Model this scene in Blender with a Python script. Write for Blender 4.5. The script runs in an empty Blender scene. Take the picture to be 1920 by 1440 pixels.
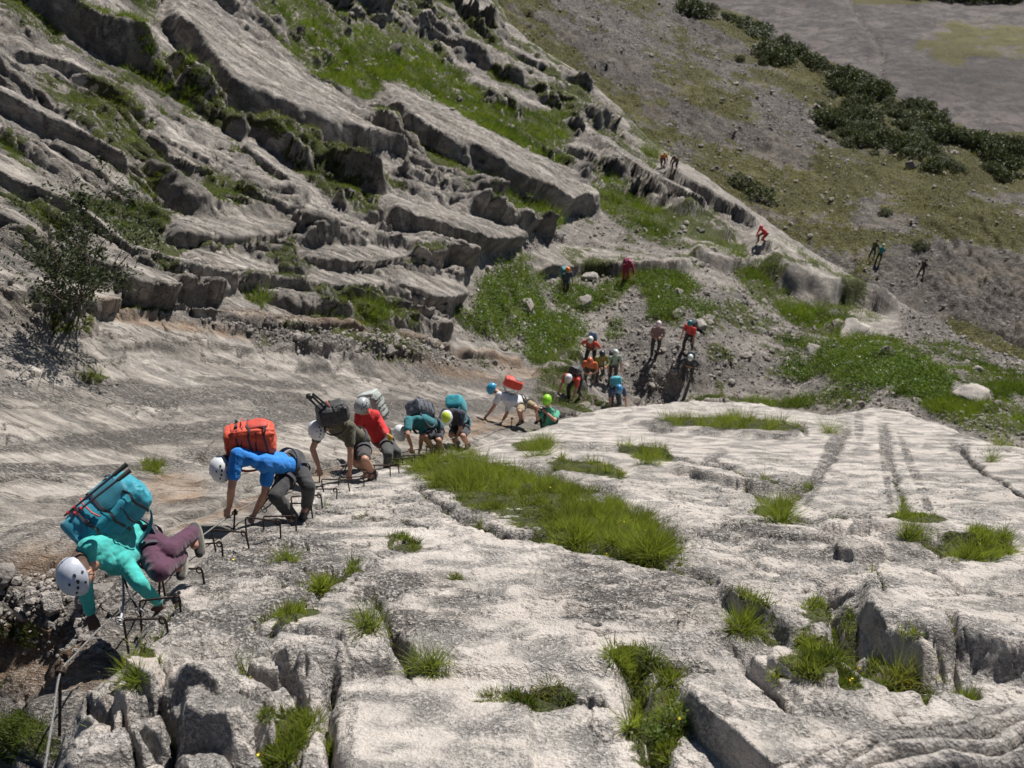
import bpy, bmesh, math, random
import numpy as np
from mathutils import Vector, Matrix, Quaternion
R = math.radians
# ---------------------------------------------------------------- camera, sky, sun, exposure
SC = bpy.context.scene
COL = SC.collection
F = 1920 * 35 / 36.0            # focal length in photo pixels
PITCH = R(45)
camd = bpy.data.cameras.new('camera')
cam = bpy.data.objects.new('camera', camd); COL.objects.link(cam)
camd.lens = 35; camd.sensor_width = 36; camd.clip_start = 0.1; camd.clip_end = 3000
cam.location = (0, 0, 0); cam.rotation_euler = (R(90) - PITCH, 0, 0)
camd.dof.use_dof = True; camd.dof.focus_distance = 9.0; camd.dof.aperture_fstop = 2.8
SC.camera = cam
SUN = Vector((0.32, 0.73, 0.59)).normalized()
w = bpy.data.worlds.new('World'); SC.world = w; w.use_nodes = True
nt = w.node_tree; bg = nt.nodes['Background']
sky = nt.nodes.new('ShaderNodeTexSky'); sky.sky_type = 'NISHITA'; sky.sun_disc = False
sky.sun_elevation = math.asin(SUN.z); sky.sun_rotation = math.atan2(SUN.x, SUN.y); sky.altitude = 2600; sky.air_density = 0.75; sky.dust_density = 0.2
nt.links.new(sky.outputs[0], bg.inputs[0]); bg.inputs[1].default_value = 0.05
sd = bpy.data.lights.new('sun', 'SUN'); sd.energy = 5.0; sd.angle = R(0.5); sd.color = (1, 0.955, 0.89)
so = bpy.data.objects.new('sun', sd); COL.objects.link(so)
so.rotation_mode = 'QUATERNION'; so.rotation_quaternion = SUN.to_track_quat('Z', 'Y')
SC.view_settings.view_transform = 'Standard'; SC.view_settings.look = 'None'
SC.view_settings.exposure = 0.46; SC.view_settings.gamma = 1
SC.cycles.max_bounces = 4; SC.cycles.diffuse_bounces = 1

# ---------------------------------------------------------------- projection helpers
cP, sP = math.cos(PITCH), math.sin(PITCH)
def ray(u, v):
    dx = (np.asarray(u, float) - 960) / F; dy = (720 - np.asarray(v, float)) / F
    return np.stack([dx, cP + dy * sP, -sP + dy * cP], -1)
def px(u, v, t):
    return ray(u, v) * np.asarray(t, float)[..., None]
def pxv(u, v, t): return Vector(px(u, v, t))
def proj(P):
    P = np.asarray(P, float); t = P[..., 1] * cP - P[..., 2] * sP
    return 960 + F * P[..., 0] / t, 720 - F * (P[..., 1] * sP + P[..., 2] * cP) / t, t

# ---------------------------------------------------------------- numpy noise
from concurrent.futures import ThreadPoolExecutor
POOL = ThreadPoolExecutor(4); CH = 32768
def par(fn, Q, nout=1):
    """fn over chunks of an (N,3) array on all cores"""
    sh = Q.shape[:-1]; Q = np.ascontiguousarray(Q.reshape(-1, 3), dtype=np.float32)
    parts = list(POOL.map(lambda a: fn(Q[a:a + CH]), range(0, len(Q), CH)))
    if nout == 1: return np.concatenate(parts).reshape(sh).astype(float)
    return tuple(np.concatenate([p[i] for p in parts]).reshape(sh).astype(float) for i in range(nout))
C1, C2, C3, C4 = np.uint32(374761393), np.uint32(668265263), np.uint32(2147483647), np.uint32(144665)
def hmix(n):
    n = n ^ (n >> np.uint32(13)); n = n * np.uint32(1274126177); n = n ^ (n >> np.uint32(16)); n = n * np.uint32(2246822519)
    return (n ^ (n >> np.uint32(15))) & np.uint32(0xffffff)
def h3(i, j, k, s):
    n = np.asarray(i).astype(np.int64).astype(np.uint32) * C1 + np.asarray(j).astype(np.int64).astype(np.uint32) * C2 + np.asarray(k).astype(np.int64).astype(np.uint32) * C3 + np.uint32((int(s) * 144665) & 0xffffffff)
    return hmix(n) / float(0xffffff)
def _vn(P, s):
    I = np.floor(P); Fr = P - I; W = Fr * Fr * Fr * (Fr * (Fr * 6 - 15) + 10); I = I.astype(np.int32).astype(np.uint32)
    so_ = np.uint32((int(s) * 144665) & 0xffffffff)
    ai = (I[:, 0] * C1 + so_, I[:, 0] * C1 + C1 + so_); bj = (I[:, 1] * C2, I[:, 1] * C2 + C2); ck = (I[:, 2] * C3, I[:, 2] * C3 + C3)
    a, b, c = W[:, 0], W[:, 1], W[:, 2]
    def g(i, j, k): return hmix(ai[i] + bj[j] + ck[k]).astype(np.float32)
    def lx(j, k): v0 = g(0, j, k); return v0 + (g(1, j, k) - v0) * a
    def ly(k): v0 = lx(0, k); return v0 + (lx(1, k) - v0) * b
    z0 = ly(0); return (z0 + (ly(1) - z0) * c) * np.float32(2.0 / 0xffffff) - np.float32(1)
def fbm(P, scale, octv=4, gain=0.5, s=0, ridge=False):
    def fn(Q):
        Q = Q / np.float32(scale); r = 0; a = 1.0; tot = 0
        for o in range(octv):
            n = _vn(Q, s + o * 17)
            if ridge: n = 1 - 2 * np.abs(n)
            r = r + np.float32(a) * n; tot += a; a *= gain; Q = Q * np.float32(2.03) + np.float32(7.1)
        return r / np.float32(tot)
    return par(fn, P)
def worley(P, scale, s=0):
    def fn(Q):
        Q = Q / np.float32(scale); I = np.floor(Q); Fr = Q - I; I = I.astype(np.int32)
        f1 = np.full(len(Q), 9.0, np.float32); f2 = f1.copy(); idv = f1 * 0
        for a in (-1, 0, 1):
            for b in (-1, 0, 1):
                for c in (-1, 0, 1):
                    n = (I[:, 0] + a).astype(np.uint32) * C1 + (I[:, 1] + b).astype(np.uint32) * C2 + (I[:, 2] + c).astype(np.uint32) * C3 + np.uint32((int(s) * 144665) & 0xffffffff)
                    h = hmix(n); hx = (h & np.uint32(255)).astype(np.float32) / 255; hy = ((h >> np.uint32(8)) & np.uint32(255)).astype(np.float32) / 255; hz = (h >> np.uint32(16)).astype(np.float32) / 255
                    d = (Fr[:, 0] - a - hx) ** 2 + (Fr[:, 1] - b - hy) ** 2 + (Fr[:, 2] - c - hz) ** 2
                    m = d < f1; f2 = np.where(m, f1, np.minimum(f2, d)); idv = np.where(m, hx, idv); f1 = np.where(m, d, f1)
        return np.sqrt(f1), np.sqrt(f2), idv
    return par(fn, P, 3)
def sst(a, b, x):
    x = np.clip((x - a) / (b - a), 0, 1); return x * x * (3 - 2 * x)
def seg_dist(u, v, pts):
    """distance in px to a polyline, and parameter-free signed side (positive = right of travel in image)"""
    best = np.full(u.shape, 1e9); side = np.ones(u.shape)
    for (x0, y0), (x1, y1) in zip(pts[:-1], pts[1:]):
        dx, dy = x1 - x0, y1 - y0; L = dx * dx + dy * dy
        t = np.clip(((u - x0) * dx + (v - y0) * dy) / L, 0, 1)
        d = np.hypot(u - x0 - t * dx, v - y0 - t * dy)
        sg = np.sign(dx * (v - y0) - dy * (u - x0))
        m = d < best; best = np.where(m, d, best); side = np.where(m, sg, side)
    return best, side
def curve(pts, u):
    p = sorted(pts); return np.interp(u, [a[0] for a in p], [a[1] for a in p])
def tps(ctrl):
    C = np.array(ctrl, float); X = C[:, :2] / 500.0; y = 1 / C[:, 2]; n = len(C)
    def phi(r2): return np.where(r2 > 1e-12, r2 * np.log(r2 + 1e-12), 0)
    D = ((X[:, None] - X[None]) ** 2).sum(-1)
    A = np.zeros((n + 3, n + 3)); A[:n, :n] = phi(D) + np.eye(n) * 0.003
    A[:n, n] = 1; A[:n, n + 1:] = X; A[n, :n] = 1; A[n + 1:, :n] = X.T
    wgt = np.linalg.solve(A, np.concatenate([y, [0, 0, 0]]))
    def f(u, v):
        q = np.stack([np.asarray(u, float) / 500, np.asarray(v, float) / 500], -1); r = wgt[n] + q @ wgt[n + 1:]
        for i in range(n): r = r + wgt[i] * phi(((q - X[i]) ** 2).sum(-1))
        return 1 / np.maximum(r, 1 / 900.)
    return f

# ---------------------------------------------------------------- materials
def new_mat(name):
    m = bpy.data.materials.new(name); m.use_nodes = True; nt = m.node_tree
    return m, nt, nt.nodes['Principled BSDF']
def N(nt, t, **kw):
    n = nt.nodes.new('ShaderNode' + t)
    for k, v in kw.items():
        if k.startswith('i_'): n.inputs[k[2:].replace('_', ' ')].default_value = v
        else: setattr(n, k, v)
    return n
def ramp(nt, src, stops):
    r = nt.nodes.new('ShaderNodeValToRGB'); e = r.color_ramp.elements
    while len(e) < len(stops): e.new(0.5)
    for i, (p, c) in enumerate(stops):
        e[i].position = p; e[i].color = (c, c, c, 1) if isinstance(c, (int, float)) else tuple(c) + (1,)
    nt.links.new(src, r.inputs[0]); return r.outputs[0]
def mixc(nt, fac, a, b, mode='MIX'):
    m = nt.nodes.new('ShaderNodeMix'); m.data_type = 'RGBA'; m.blend_type = mode
    for s, v in ((0, fac), (6, a), (7, b)):
        if isinstance(v, (int, float)): m.inputs[s].default_value = v
        elif isinstance(v, (tuple, list)): m.inputs[s].default_value = tuple(v) + (1,)
        else: nt.links.new(v, m.inputs[s])
    return m.outputs[2]
def mth(nt, op, a, b=0.0, clamp=False):
    m = nt.nodes.new('ShaderNodeMath'); m.operation = op; m.use_clamp = clamp
    for s, v in ((0, a), (1, b)):
        if isinstance(v, (int, float)): m.inputs[s].default_value = v
        else: nt.links.new(v, m.inputs[s])
    return m.outputs[0]
def simple_mat(name, col, rough=0.7, var=0.12, scale=25, metallic=0.0, bump=0.0, bscale=120, sheen=0.0):
    m, nt, b = new_mat(name)
    tc = N(nt, 'TexCoord'); n = N(nt, 'TexNoise', i_Scale=scale, i_Detail=5.0); nt.links.new(tc.outputs['Object'], n.inputs['Vector'])
    lo = tuple(c * (1 - var) for c in col); hi = tuple(min(1, c * (1 + var)) for c in col)
    c = ramp(nt, n.outputs['Fac'], [(0.3, lo), (0.7, hi)])
    nt.links.new(c, b.inputs['Base Color']); b.inputs['Roughness'].default_value = rough; b.inputs['Metallic'].default_value = metallic
    if sheen: b.inputs['Sheen Weight'].default_value = sheen
    if bump:
        n2 = N(nt, 'TexNoise', i_Scale=bscale, i_Detail=4.0); nt.links.new(tc.outputs['Object'], n2.inputs['Vector'])
        bp = N(nt, 'Bump'); bp.inputs['Strength'].default_value = bump; bp.inputs['Distance'].default_value = 0.01
        nt.links.new(n2.outputs['Fac'], bp.inputs['Height']); nt.links.new(bp.outputs[0], b.inputs['Normal'])
    return m
def rock_mat(name, light, dark, k=1.0, bump=0.6, lichen=0.5, stretch=(1, 1, 1), masked=True, crk=0.0, frame_x=None, warmth=0.3, grime=1.0):
    """k scales the texture size (metres); mask colour attribute: R soil/grass, G dark stain and painted crack shade, B ochre, A gravel"""
    m, nt, b = new_mat(name); L = nt.links
    tc = N(nt, 'TexCoord'); v = tc.outputs['Object']
    at = N(nt, 'Attribute', attribute_name='mask'); sep = N(nt, 'SeparateColor'); L.new(at.outputs['Color'], sep.inputs[0])
    mp = N(nt, 'Mapping'); L.new(v, mp.inputs['Vector']); mp.inputs['Scale'].default_value = stretch
    if frame_x is not None:
        fx = Vector(frame_x).normalized(); fy = fx.cross(Vector((0, 0, 1))).normalized(); fz = fx.cross(fy); mp.vector_type = 'TEXTURE'
        mp.inputs['Rotation'].default_value = Matrix((fx, fy, fz)).transposed().to_euler(); mp.inputs['Scale'].default_value = (2.6, 1, 1)
    vs = mp.outputs[0]
    def noise(s, d=6.0, r=0.6, dist=0.0):
        n = N(nt, 'TexNoise', i_Scale=s / k, i_Detail=d, i_Roughness=r, i_Distortion=dist); L.new(vs, n.inputs['Vector']); return n.outputs['Fac']
    n1 = noise(0.9, 5); n2 = noise(7, 6, 0.65); n3 = noise(38, 4, 0.6); n4 = noise(2.2, 4, 0.6, 0.6); n5 = noise(95, 2, 0.6)
    base = mixc(nt, ramp(nt, n1, [(0.35, 0.0), (0.65, 1.0)]), dark, light)
    base = mixc(nt, mth(nt, 'MULTIPLY', ramp(nt, n2, [(0.42, 0.0), (0.60, 1.0)]), 0.6 * grime), base, tuple(c * 0.66 for c in dark))
    warm = (light[0] * 1.05, light[1] * 0.93, light[2] * 0.84)
    base = mixc(nt, mth(nt, 'MULTIPLY', ramp(nt, n4, [(0.45, 0.0), (0.6, 1.0)]), warmth), base, warm)
    # speckled dark lichen and pits in patches, plus shade painted into cracks
    patch = ramp(nt, n4, [(0.40, 1.0), (0.56, 0.0)])
    patch = mth(nt, 'ADD', mth(nt, 'MULTIPLY', patch, lichen), mth(nt, 'MULTIPLY', sep.outputs[1], 1.3), True)
    speck = ramp(nt, mth(nt, 'ADD', mth(nt, 'MULTIPLY', n3, 0.6), mth(nt, 'MULTIPLY', n2, 0.4)), [(0.44, 1.0), (0.55, 0.0)])
    base = mixc(nt, mth(nt, 'MULTIPLY', patch, mth(nt, 'ADD', mth(nt, 'MULTIPLY', speck, 0.85), 0.12)), base, (0.085, 0.078, 0.074))
    base = mixc(nt, mth(nt, 'MULTIPLY', ramp(nt, n5, [(0.36, 1.0), (0.45, 0.0)]), 0.6 * grime), base, (0.12, 0.112, 0.105))
    def cracks(sc, wd, msk):
        wv = N(nt, 'VectorMath', operation='ADD'); ns = N(nt, 'TexNoise', i_Scale=2.5 * sc / k, i_Detail=4.0); L.new(vs, ns.inputs['Vector']); sc_ = N(nt, 'VectorMath', operation='SCALE'); sc_.inputs[3].default_value = 0.5 * k / sc
        L.new(ns.outputs['Color'], sc_.inputs[0]); L.new(vs, wv.inputs[0]); L.new(sc_.outputs[0], wv.inputs[1])
        vc = N(nt, 'TexVoronoi', feature='DISTANCE_TO_EDGE', i_Scale=sc / k); L.new(wv.outputs[0], vc.inputs['Vector'])
        return mth(nt, 'MULTIPLY', ramp(nt, vc.outputs['Distance'], [(0.0, 1.0), (wd, 0.0)]), msk)
    if crk:
        ck = cracks(1.3, 0.018, ramp(nt, n4, [(0.50, 0.0), (0.58, 1.0)]))
        base = mixc(nt, mth(nt, 'MULTIPLY', ck, crk), base, (0.05, 0.045, 0.04))
    ALPHA = at.outputs['Alpha'] if masked else mth(nt, 'MULTIPLY', n1, 0.0)
    # ochre seep
    oc = mixc(nt, n2, (0.16, 0.075, 0.03), (0.36, 0.24, 0.14))
    base = mixc(nt, mth(nt, 'MULTIPLY', sep.outputs[2], ramp(nt, mth(nt, 'ADD', mth(nt, 'MULTIPLY', n3, .5), mth(nt, 'MULTIPLY', n2, .5)), [(0.36, 0.95), (0.62, 0.25)])), base, oc)
    # gravel
    vo = N(nt, 'TexVoronoi', i_Scale=16 / k); L.new(v, vo.inputs['Vector'])
    sv = N(nt, 'SeparateColor'); L.new(vo.outputs['Color'], sv.inputs[0])
    gr = mixc(nt, sv.outputs[0], (0.10, 0.088, 0.080), (0.30, 0.275, 0.255))
    gr = mixc(nt, ramp(nt, vo.outputs['Distance'], [(0.35, 0.0), (0.8, 0.85)]), gr, (0.05, 0.044, 0.04))
    base = mixc(nt, ALPHA, base, gr)
    # soil and thatch under the grass
    soil = mixc(nt, ramp(nt, n3, [(0.38, 0.0), (0.62, 1.0)]), (0.045, 0.038, 0.022), (0.085, 0.105, 0.028))
    base = mixc(nt, ramp(nt, mth(nt, 'ADD', sep.outputs[0], mth(nt, 'MULTIPLY', mth(nt, 'SUBTRACT', n2, 0.5), 1.2)), [(0.40, 0.0), (0.55, 1.0)]), base, soil)
    L.new(base, b.inputs['Base Color']); b.inputs['Roughness'].default_value = 0.88
    b.inputs['Specular IOR Level'].default_value = 0.25
    hgt = mth(nt, 'ADD', mth(nt, 'MULTIPLY', n2, 1.0), mth(nt, 'ADD', mth(nt, 'MULTIPLY', n3, 0.6), mth(nt, 'MULTIPLY', speck, mth(nt, 'MULTIPLY', patch, -0.5))))
    hgt = mth(nt, 'ADD', hgt, mth(nt, 'MULTIPLY', n5, 0.16))
    if crk: hgt = mth(nt, 'ADD', hgt, mth(nt, 'MULTIPLY', ck, -0.5))
    hgt = mth(nt, 'ADD', hgt, mth(nt, 'MULTIPLY', mth(nt, 'MULTIPLY', vo.outputs['Distance'], ALPHA), -0.8))
    bp = N(nt, 'Bump'); bp.inputs['Strength'].default_value = bump; bp.inputs['Distance'].default_value = 0.055 * k
    L.new(hgt, bp.inputs['Height']); L.new(bp.outputs[0], b.inputs['Normal'])
    return m

# ---------------------------------------------------------------- object helpers
def tag(o, label=None, cat=None, group=None, kind=None):
    if label: o['label'] = label
    if cat: o['category'] = cat
    if group: o['group'] = group
    if kind: o['kind'] = kind
    return o
def link(name, me, mat=None, parent=None, loc=None):
    o = bpy.data.objects.new(name, me); COL.objects.link(o)
    if mat is not None:
        me.materials.clear()
        for m in (mat if isinstance(mat, (list, tuple)) else [mat]): me.materials.append(m)
    if parent is not None: o.parent = parent
    if loc is not None: o.location = loc
    return o
def np_mesh(name, V, Fc, smooth=True):
    V = np.asarray(V, np.float32); Fc = np.asarray(Fc, np.int32); k = Fc.shape[1]
    me = bpy.data.meshes.new(name); me.vertices.add(len(V)); me.vertices.foreach_set('co', V.ravel())
    me.loops.add(Fc.size); me.loops.foreach_set('vertex_index', Fc.ravel())
    me.polygons.add(len(Fc)); me.polygons.foreach_set('loop_start', np.arange(0, Fc.size, k, dtype=np.int32))
    me.polygons.foreach_set('use_smooth', np.full(len(Fc), smooth, dtype=bool))
    me.update(calc_edges=True); return me
def set_mask(me, M, name='mask'):
    a = me.color_attributes.new(name, 'FLOAT_COLOR', 'POINT'); a.data.foreach_set('color', np.clip(M, 0, 1).astype(np.float32).ravel())
def grid_faces(nr, nc, keep=None):
    idx = np.arange(nr * nc).reshape(nr, nc)
    a, b, c, d = idx[:-1, :-1], idx[:-1, 1:], idx[1:, 1:], idx[1:, :-1]
    Fq = np.stack([a, d, c, b], -1)
    if keep is not None:
        kf = keep[:-1, :-1] | keep[:-1, 1:] | keep[1:, 1:] | keep[1:, :-1]; Fq = Fq[kf]
    return Fq.reshape(-1, 4)
def grid_mesh(name, P, keep, M):
    nr, nc = P.shape[:2]; Fq = grid_faces(nr, nc, keep)
    used = np.zeros(nr * nc, bool); used[Fq.ravel()] = True
    remap = np.cumsum(used) - 1
    me = np_mesh(name, P.reshape(-1, 3)[used], remap[Fq]); set_mask(me, M.reshape(-1, 4)[used]); return me
# ================================================================ TERRAIN
RES = 1.0
BOUND = [(40, 2000), (60, 1700), (85, 1440), (110, 1330), (160, 1262), (235, 1225), (262, 1160), (330, 1065), (440, 975), (600, 893), (760, 852),
         (880, 834), (1010, 797), (1080, 773), (1160, 758), (1300, 750), (1430, 756), (1560, 775), (1640, 762), (1700, 770), (1760, 787), (1830, 810), (1920, 836), (2100, 900), (2600, 1080)]
def slab_t(v):
    w_ = -0.181 + 0.000283 * v
    w_ = np.where(v > 1000, w_ - 0.000000085 * (v - 1000) ** 2, w_)
    return 1 / np.maximum(w_, 0.016)
def gauss_blobs(u, v, blobs):
    """ellipses (u, v, ru, rv, angle) -> soft membership"""
    r = np.zeros(u.shape)
    for (x, y, a, b, ang) in blobs:
        c, s = math.cos(R(ang)), math.sin(R(ang))
        du, dv = u - x, v - y; p = (du * c + dv * s) / a; q = (-du * s + dv * c) / b
        r = np.maximum(r, np.clip(1.35 - (p * p + q * q), 0, 1))
    return r
def normals(P):
    du = np.gradient(P, axis=1); dv = np.gradient(P, axis=0); n = np.cross(dv, du)
    n /= np.linalg.norm(n, axis=-1, keepdims=True) + 1e-12
    return n * np.sign(np.median(n[::7, ::7, 2]))
def ledge(u, v, up, lo, H, P, jag=0.12, pw=0.8, sharp=0.06, seed=0, taper=0.12):
    """a tilted slab: rises from its upper edge to a broken drop along its lower edge"""
    u0 = min(p[0] for p in lo + up); u1 = max(p[0] for p in lo + up)
    sel = (u > u0 - 5) & (u < u1 + 5)
    vu = curve(up, u); vl = curve(lo, u); th = np.maximum(vl - vu, 4)
    r = np.zeros(u.shape)
    if not sel.any(): return r
    Ps = P[sel]; tt = np.median(np.linalg.norm(Ps, axis=-1)); sz = 60 * tt / F
    jg = fbm(Ps, sz * 1.8, 3, 0.42, 31 + seed) * jag * np.minimum(1, 70 / th[sel])
    s = (v[sel] - vu[sel]) / th[sel] + jg
    hh = np.clip(s, 0, 1) ** pw * (1 - sst(1 - sharp * 0.2, 1 + sharp, s))
    wdt = (u1 - u0); us = u[sel] + fbm(Ps, sz, 3, 0.5, 77 + seed) * wdt * 0.05
    hh = hh * sst(u0, u0 + wdt * taper, us) * (1 - sst(u1 - wdt * taper * 0.5, u1, us))
    r[sel] = hh * H; return r
def crack(u, v, P, pts, wpx, D, seed=0, warp=9.0):
    x = [p[0] for p in pts]; y = [p[1] for p in pts]
    sel = (u > min(x) - 60) & (u < max(x) + 60) & (v > min(y) - 60) & (v < max(y) + 60)
    r = np.zeros(u.shape)
    if not sel.any(): return r
    Ps = P[sel]; tt = np.median(np.linalg.norm(Ps, axis=-1)); sz = 45 * tt / F
    uu = u[sel] + warp * fbm(Ps, sz, 4, .55, seed); vv = v[sel] + warp * fbm(Ps, sz, 4, .55, seed + 50)
    d, _ = seg_dist(uu, vv, pts); wv = wpx * (0.75 + 0.6 * fbm(Ps, sz * 1.6, 2, .5, seed + 9))
    r[sel] = -D * np.exp(-(d / np.maximum(wv, 1.2)) ** 2); return r

def unit3(a): a = np.asarray(a, float); return a / np.linalg.norm(a)
def saw(ph, sharp=0.14):
    fr = ph - np.floor(ph); return np.where(fr < 1 - sharp, fr / (1 - sharp), (1 - fr) / sharp)

# ---------------- 1. near rock slab
st = 1.9 * RES
gu = np.arange(-520, 2440, st * 1.08)
def resample(ev, gu, gv, rows, cap=26.0):
    """rows of the sheet are spread evenly over the relief, so that steep faces get as many as level ground"""
    cu_ = gu[::5]; U, V = np.meshgrid(cu_, gv); P = ev(U, V)[0]
    _, _, t = proj(P); ds = np.linalg.norm(np.diff(P, axis=0), axis=-1) * F / np.maximum(t[1:], 0.5)
    ds = np.minimum(ds, cap) + 0.45 * np.diff(V, axis=0)
    k = np.array([1, 2, 3, 2, 1.]) / 9; dsp = np.pad(ds, ((0, 0), (2, 2)), 'edge'); ds = sum(k[i] * dsp[:, i:i + ds.shape[1]] for i in range(5))
    S = np.concatenate([np.zeros((1, ds.shape[1])), np.cumsum(ds, 0)]); out = np.zeros((rows, len(cu_)))
    for j in range(len(cu_)): out[:, j] = np.interp(np.linspace(0, S[-1, j], rows), S[:, j], gv)
    full = np.zeros((rows, len(gu))); 
    for i in range(rows): full[i] = np.interp(gu, cu_, out[i])
    return np.meshgrid(gu, np.arange(rows))[0].astype(float), full
def roughen(P, lst, msk=1.0):
    n = normals(P); r = 0
    for (sc, amp, sd_, rg) in lst: r = r + amp * fbm(P, sc, 4, 0.55, sd_, ridge=rg)
    return P + n * (r * msk)[..., None]
def eval1(U1, V1):
  """the near slab: a plane with its blocks, cracks and hollows"""
  P0 = px(U1, V1, slab_t(V1))
  n0 = normals(P0)
  bd, bs = seg_dist(U1, V1, BOUND); sdp = bd * bs            # px, positive inside the slab
  T1 = slab_t(V1)
  sdm = sdp * T1 / F
  lowfreq = fbm(P0, 3.2, 3, 0.45, 3)
  fine = fbm(P0, 0.45, 5, 0.52, 11)
  ridg = fbm(P0 * np.array([1, 0.55, 0.7]), 0.30, 4, 0.55, 23, ridge=True)
  rough_mask = np.clip(gauss_blobs(U1, V1, [(330, 1370, 330, 170, 8), (620, 1180, 170, 130, -20), (1650, 1060, 420, 90, 8), (1600, 1250, 420, 190, 10), (1230, 900, 330, 45, 5), (1250, 1330, 200, 130, 20), (300, 1180, 120, 90, 0), (820, 960, 120, 70, 10), (1720, 1010, 260, 60, 0)]) , 0, 1)
  top_ = 0.12 + 0.88 * sst(790, 960, V1)
  H1 = 0.085 * lowfreq + top_ * fine * (0.010 + 0.030 * rough_mask) + ridg * (0.003 + 0.022 * rough_mask)
  # fractured blocks
  w1, w2, wid = worley(P0 * np.array([1, .8, .8]) + 0.13 * np.stack([fbm(P0, .5, 3, .5, 981), fbm(P0, .5, 3, .5, 982), fbm(P0, .5, 3, .5, 983)], -1), 0.34, 3)
  blk = (sst(0.0, 0.22, w2 - w1) - 1) * 0.10 + (wid - 0.5) * 0.15 + 0.022 * fbm(P0, .16, 3, .6, 984)
  bmask = gauss_blobs(U1, V1, [(280, 1390, 260, 170, 10), (150, 1470, 180, 240, 0), (430, 1290, 170, 90, 0), (560, 1400, 90, 110, 0)])
  H1 += blk * sst(0.05, 0.8, bmask)
  w1b, w2b, widb = worley(P0 + 0.12 * np.stack([fine, ridg, lowfreq], -1), 1.0, 8)
  blk2 = (sst(0.0, 0.10, w2b - w1b) - 1) * 0.12 + (widb - 0.5) * 0.16
  H1 += blk2 * sst(0.1, 0.8, gauss_blobs(U1, V1, [(1650, 1060, 380, 70, 6), (600, 1210, 170, 120, -15), (1500, 1270, 300, 90, 0)])) * 0.6
  # pits, small karst hollows
  p1, p2, pid = worley(P0, 0.13, 21)
  pitm = sst(0.05, 0.5, fbm(P0, 0.9, 3, .5, 41) + 0.7 * gauss_blobs(U1, V1, [(760, 1130, 120, 60, 0), (1180, 1100, 180, 90, 10), (450, 1110, 190, 100, -20), (560, 1000, 200, 60, -20), (1300, 1010, 170, 40, 10)]))
  H1 -= 0.020 * pitm * (1 - sst(0.12, 0.30, p1)) * (pid > 0.45)
  # tilted blocks and steps read off the photograph
  LEDGE1 = [
   ([(1350, 1092), (1400, 1066), (1470, 1058), (1565, 1066)], [(1345, 1118), (1400, 1158), (1480, 1192), (1560, 1196)], 0.15, 1),
   ([(1595, 1085), (1650, 1058), (1790, 1058), (1990, 1075)], [(1595, 1140), (1660, 1205), (1730, 1240), (1800, 1235), (1990, 1290)], 0.24, 2),
   ([(1255, 1262), (1330, 1243), (1440, 1275), (1640, 1345)], [(1255, 1320), (1330, 1400), (1440, 1500), (1640, 1530)], 0.20, 3),
   ([(1440, 1210), (1500, 1188), (1570, 1195)], [(1440, 1262), (1500, 1290), (1570, 1300)], 0.07, 4),
   ([(505, 1172), (560, 1140), (700, 1150), (745, 1185)], [(505, 1235), (560, 1262), (640, 1250), (745, 1250)], 0.12, 5),
   ([(690, 1120), (800, 1090), (1000, 1100), (1350, 1090)], [(690, 1190), (770, 1245), (900, 1262), (1050, 1262), (1350, 1240)], 0.07, 6),
   ([(628, 1270), (700, 1255), (860, 1268), (1010, 1300)], [(628, 1500), (860, 1560), (1010, 1500)], 0.13, 7),
   ([(480, 1000), (560, 985), (780, 985)], [(480, 1022), (640, 1030), (780, 1018)], 0.05, 8),
   ([(1010, 830), (1120, 822), (1260, 838)], [(1010, 842), (1120, 850), (1260, 858)], 0.10, 9),
   ([(1150, 760), (1300, 765), (1520, 790)], [(1150, 790), (1300, 812), (1520, 822)], 0.12, 10),
   ([(1250, 870), (1400, 868), (1500, 880)], [(1250, 888), (1400, 912), (1500, 928)], 0.16, 11),
   ([(1520, 960), (1650, 945), (1900, 985)], [(1520, 1000), (1650, 1010), (1900, 1030)], 0.12, 12),
   ([(1560, 1020), (1600, 1010), (1660, 1030)], [(1560, 1048), (1600, 1056), (1660, 1055)], 0.12, 13),
   ([(220, 1250), (300, 1225), (420, 1290)], [(220, 1300), (300, 1335), (420, 1345)], 0.12, 14),
   ([(330, 1270), (430, 1225), (520, 1290)], [(330, 1400), (430, 1425), (520, 1400)], 0.14, 15),
  ]
  for up_, lo_, h_, s_ in LEDGE1: H1 += ledge(U1, V1, up_, lo_, h_, P0, seed=s_ * 7, jag=0.10, sharp=0.07)
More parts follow.
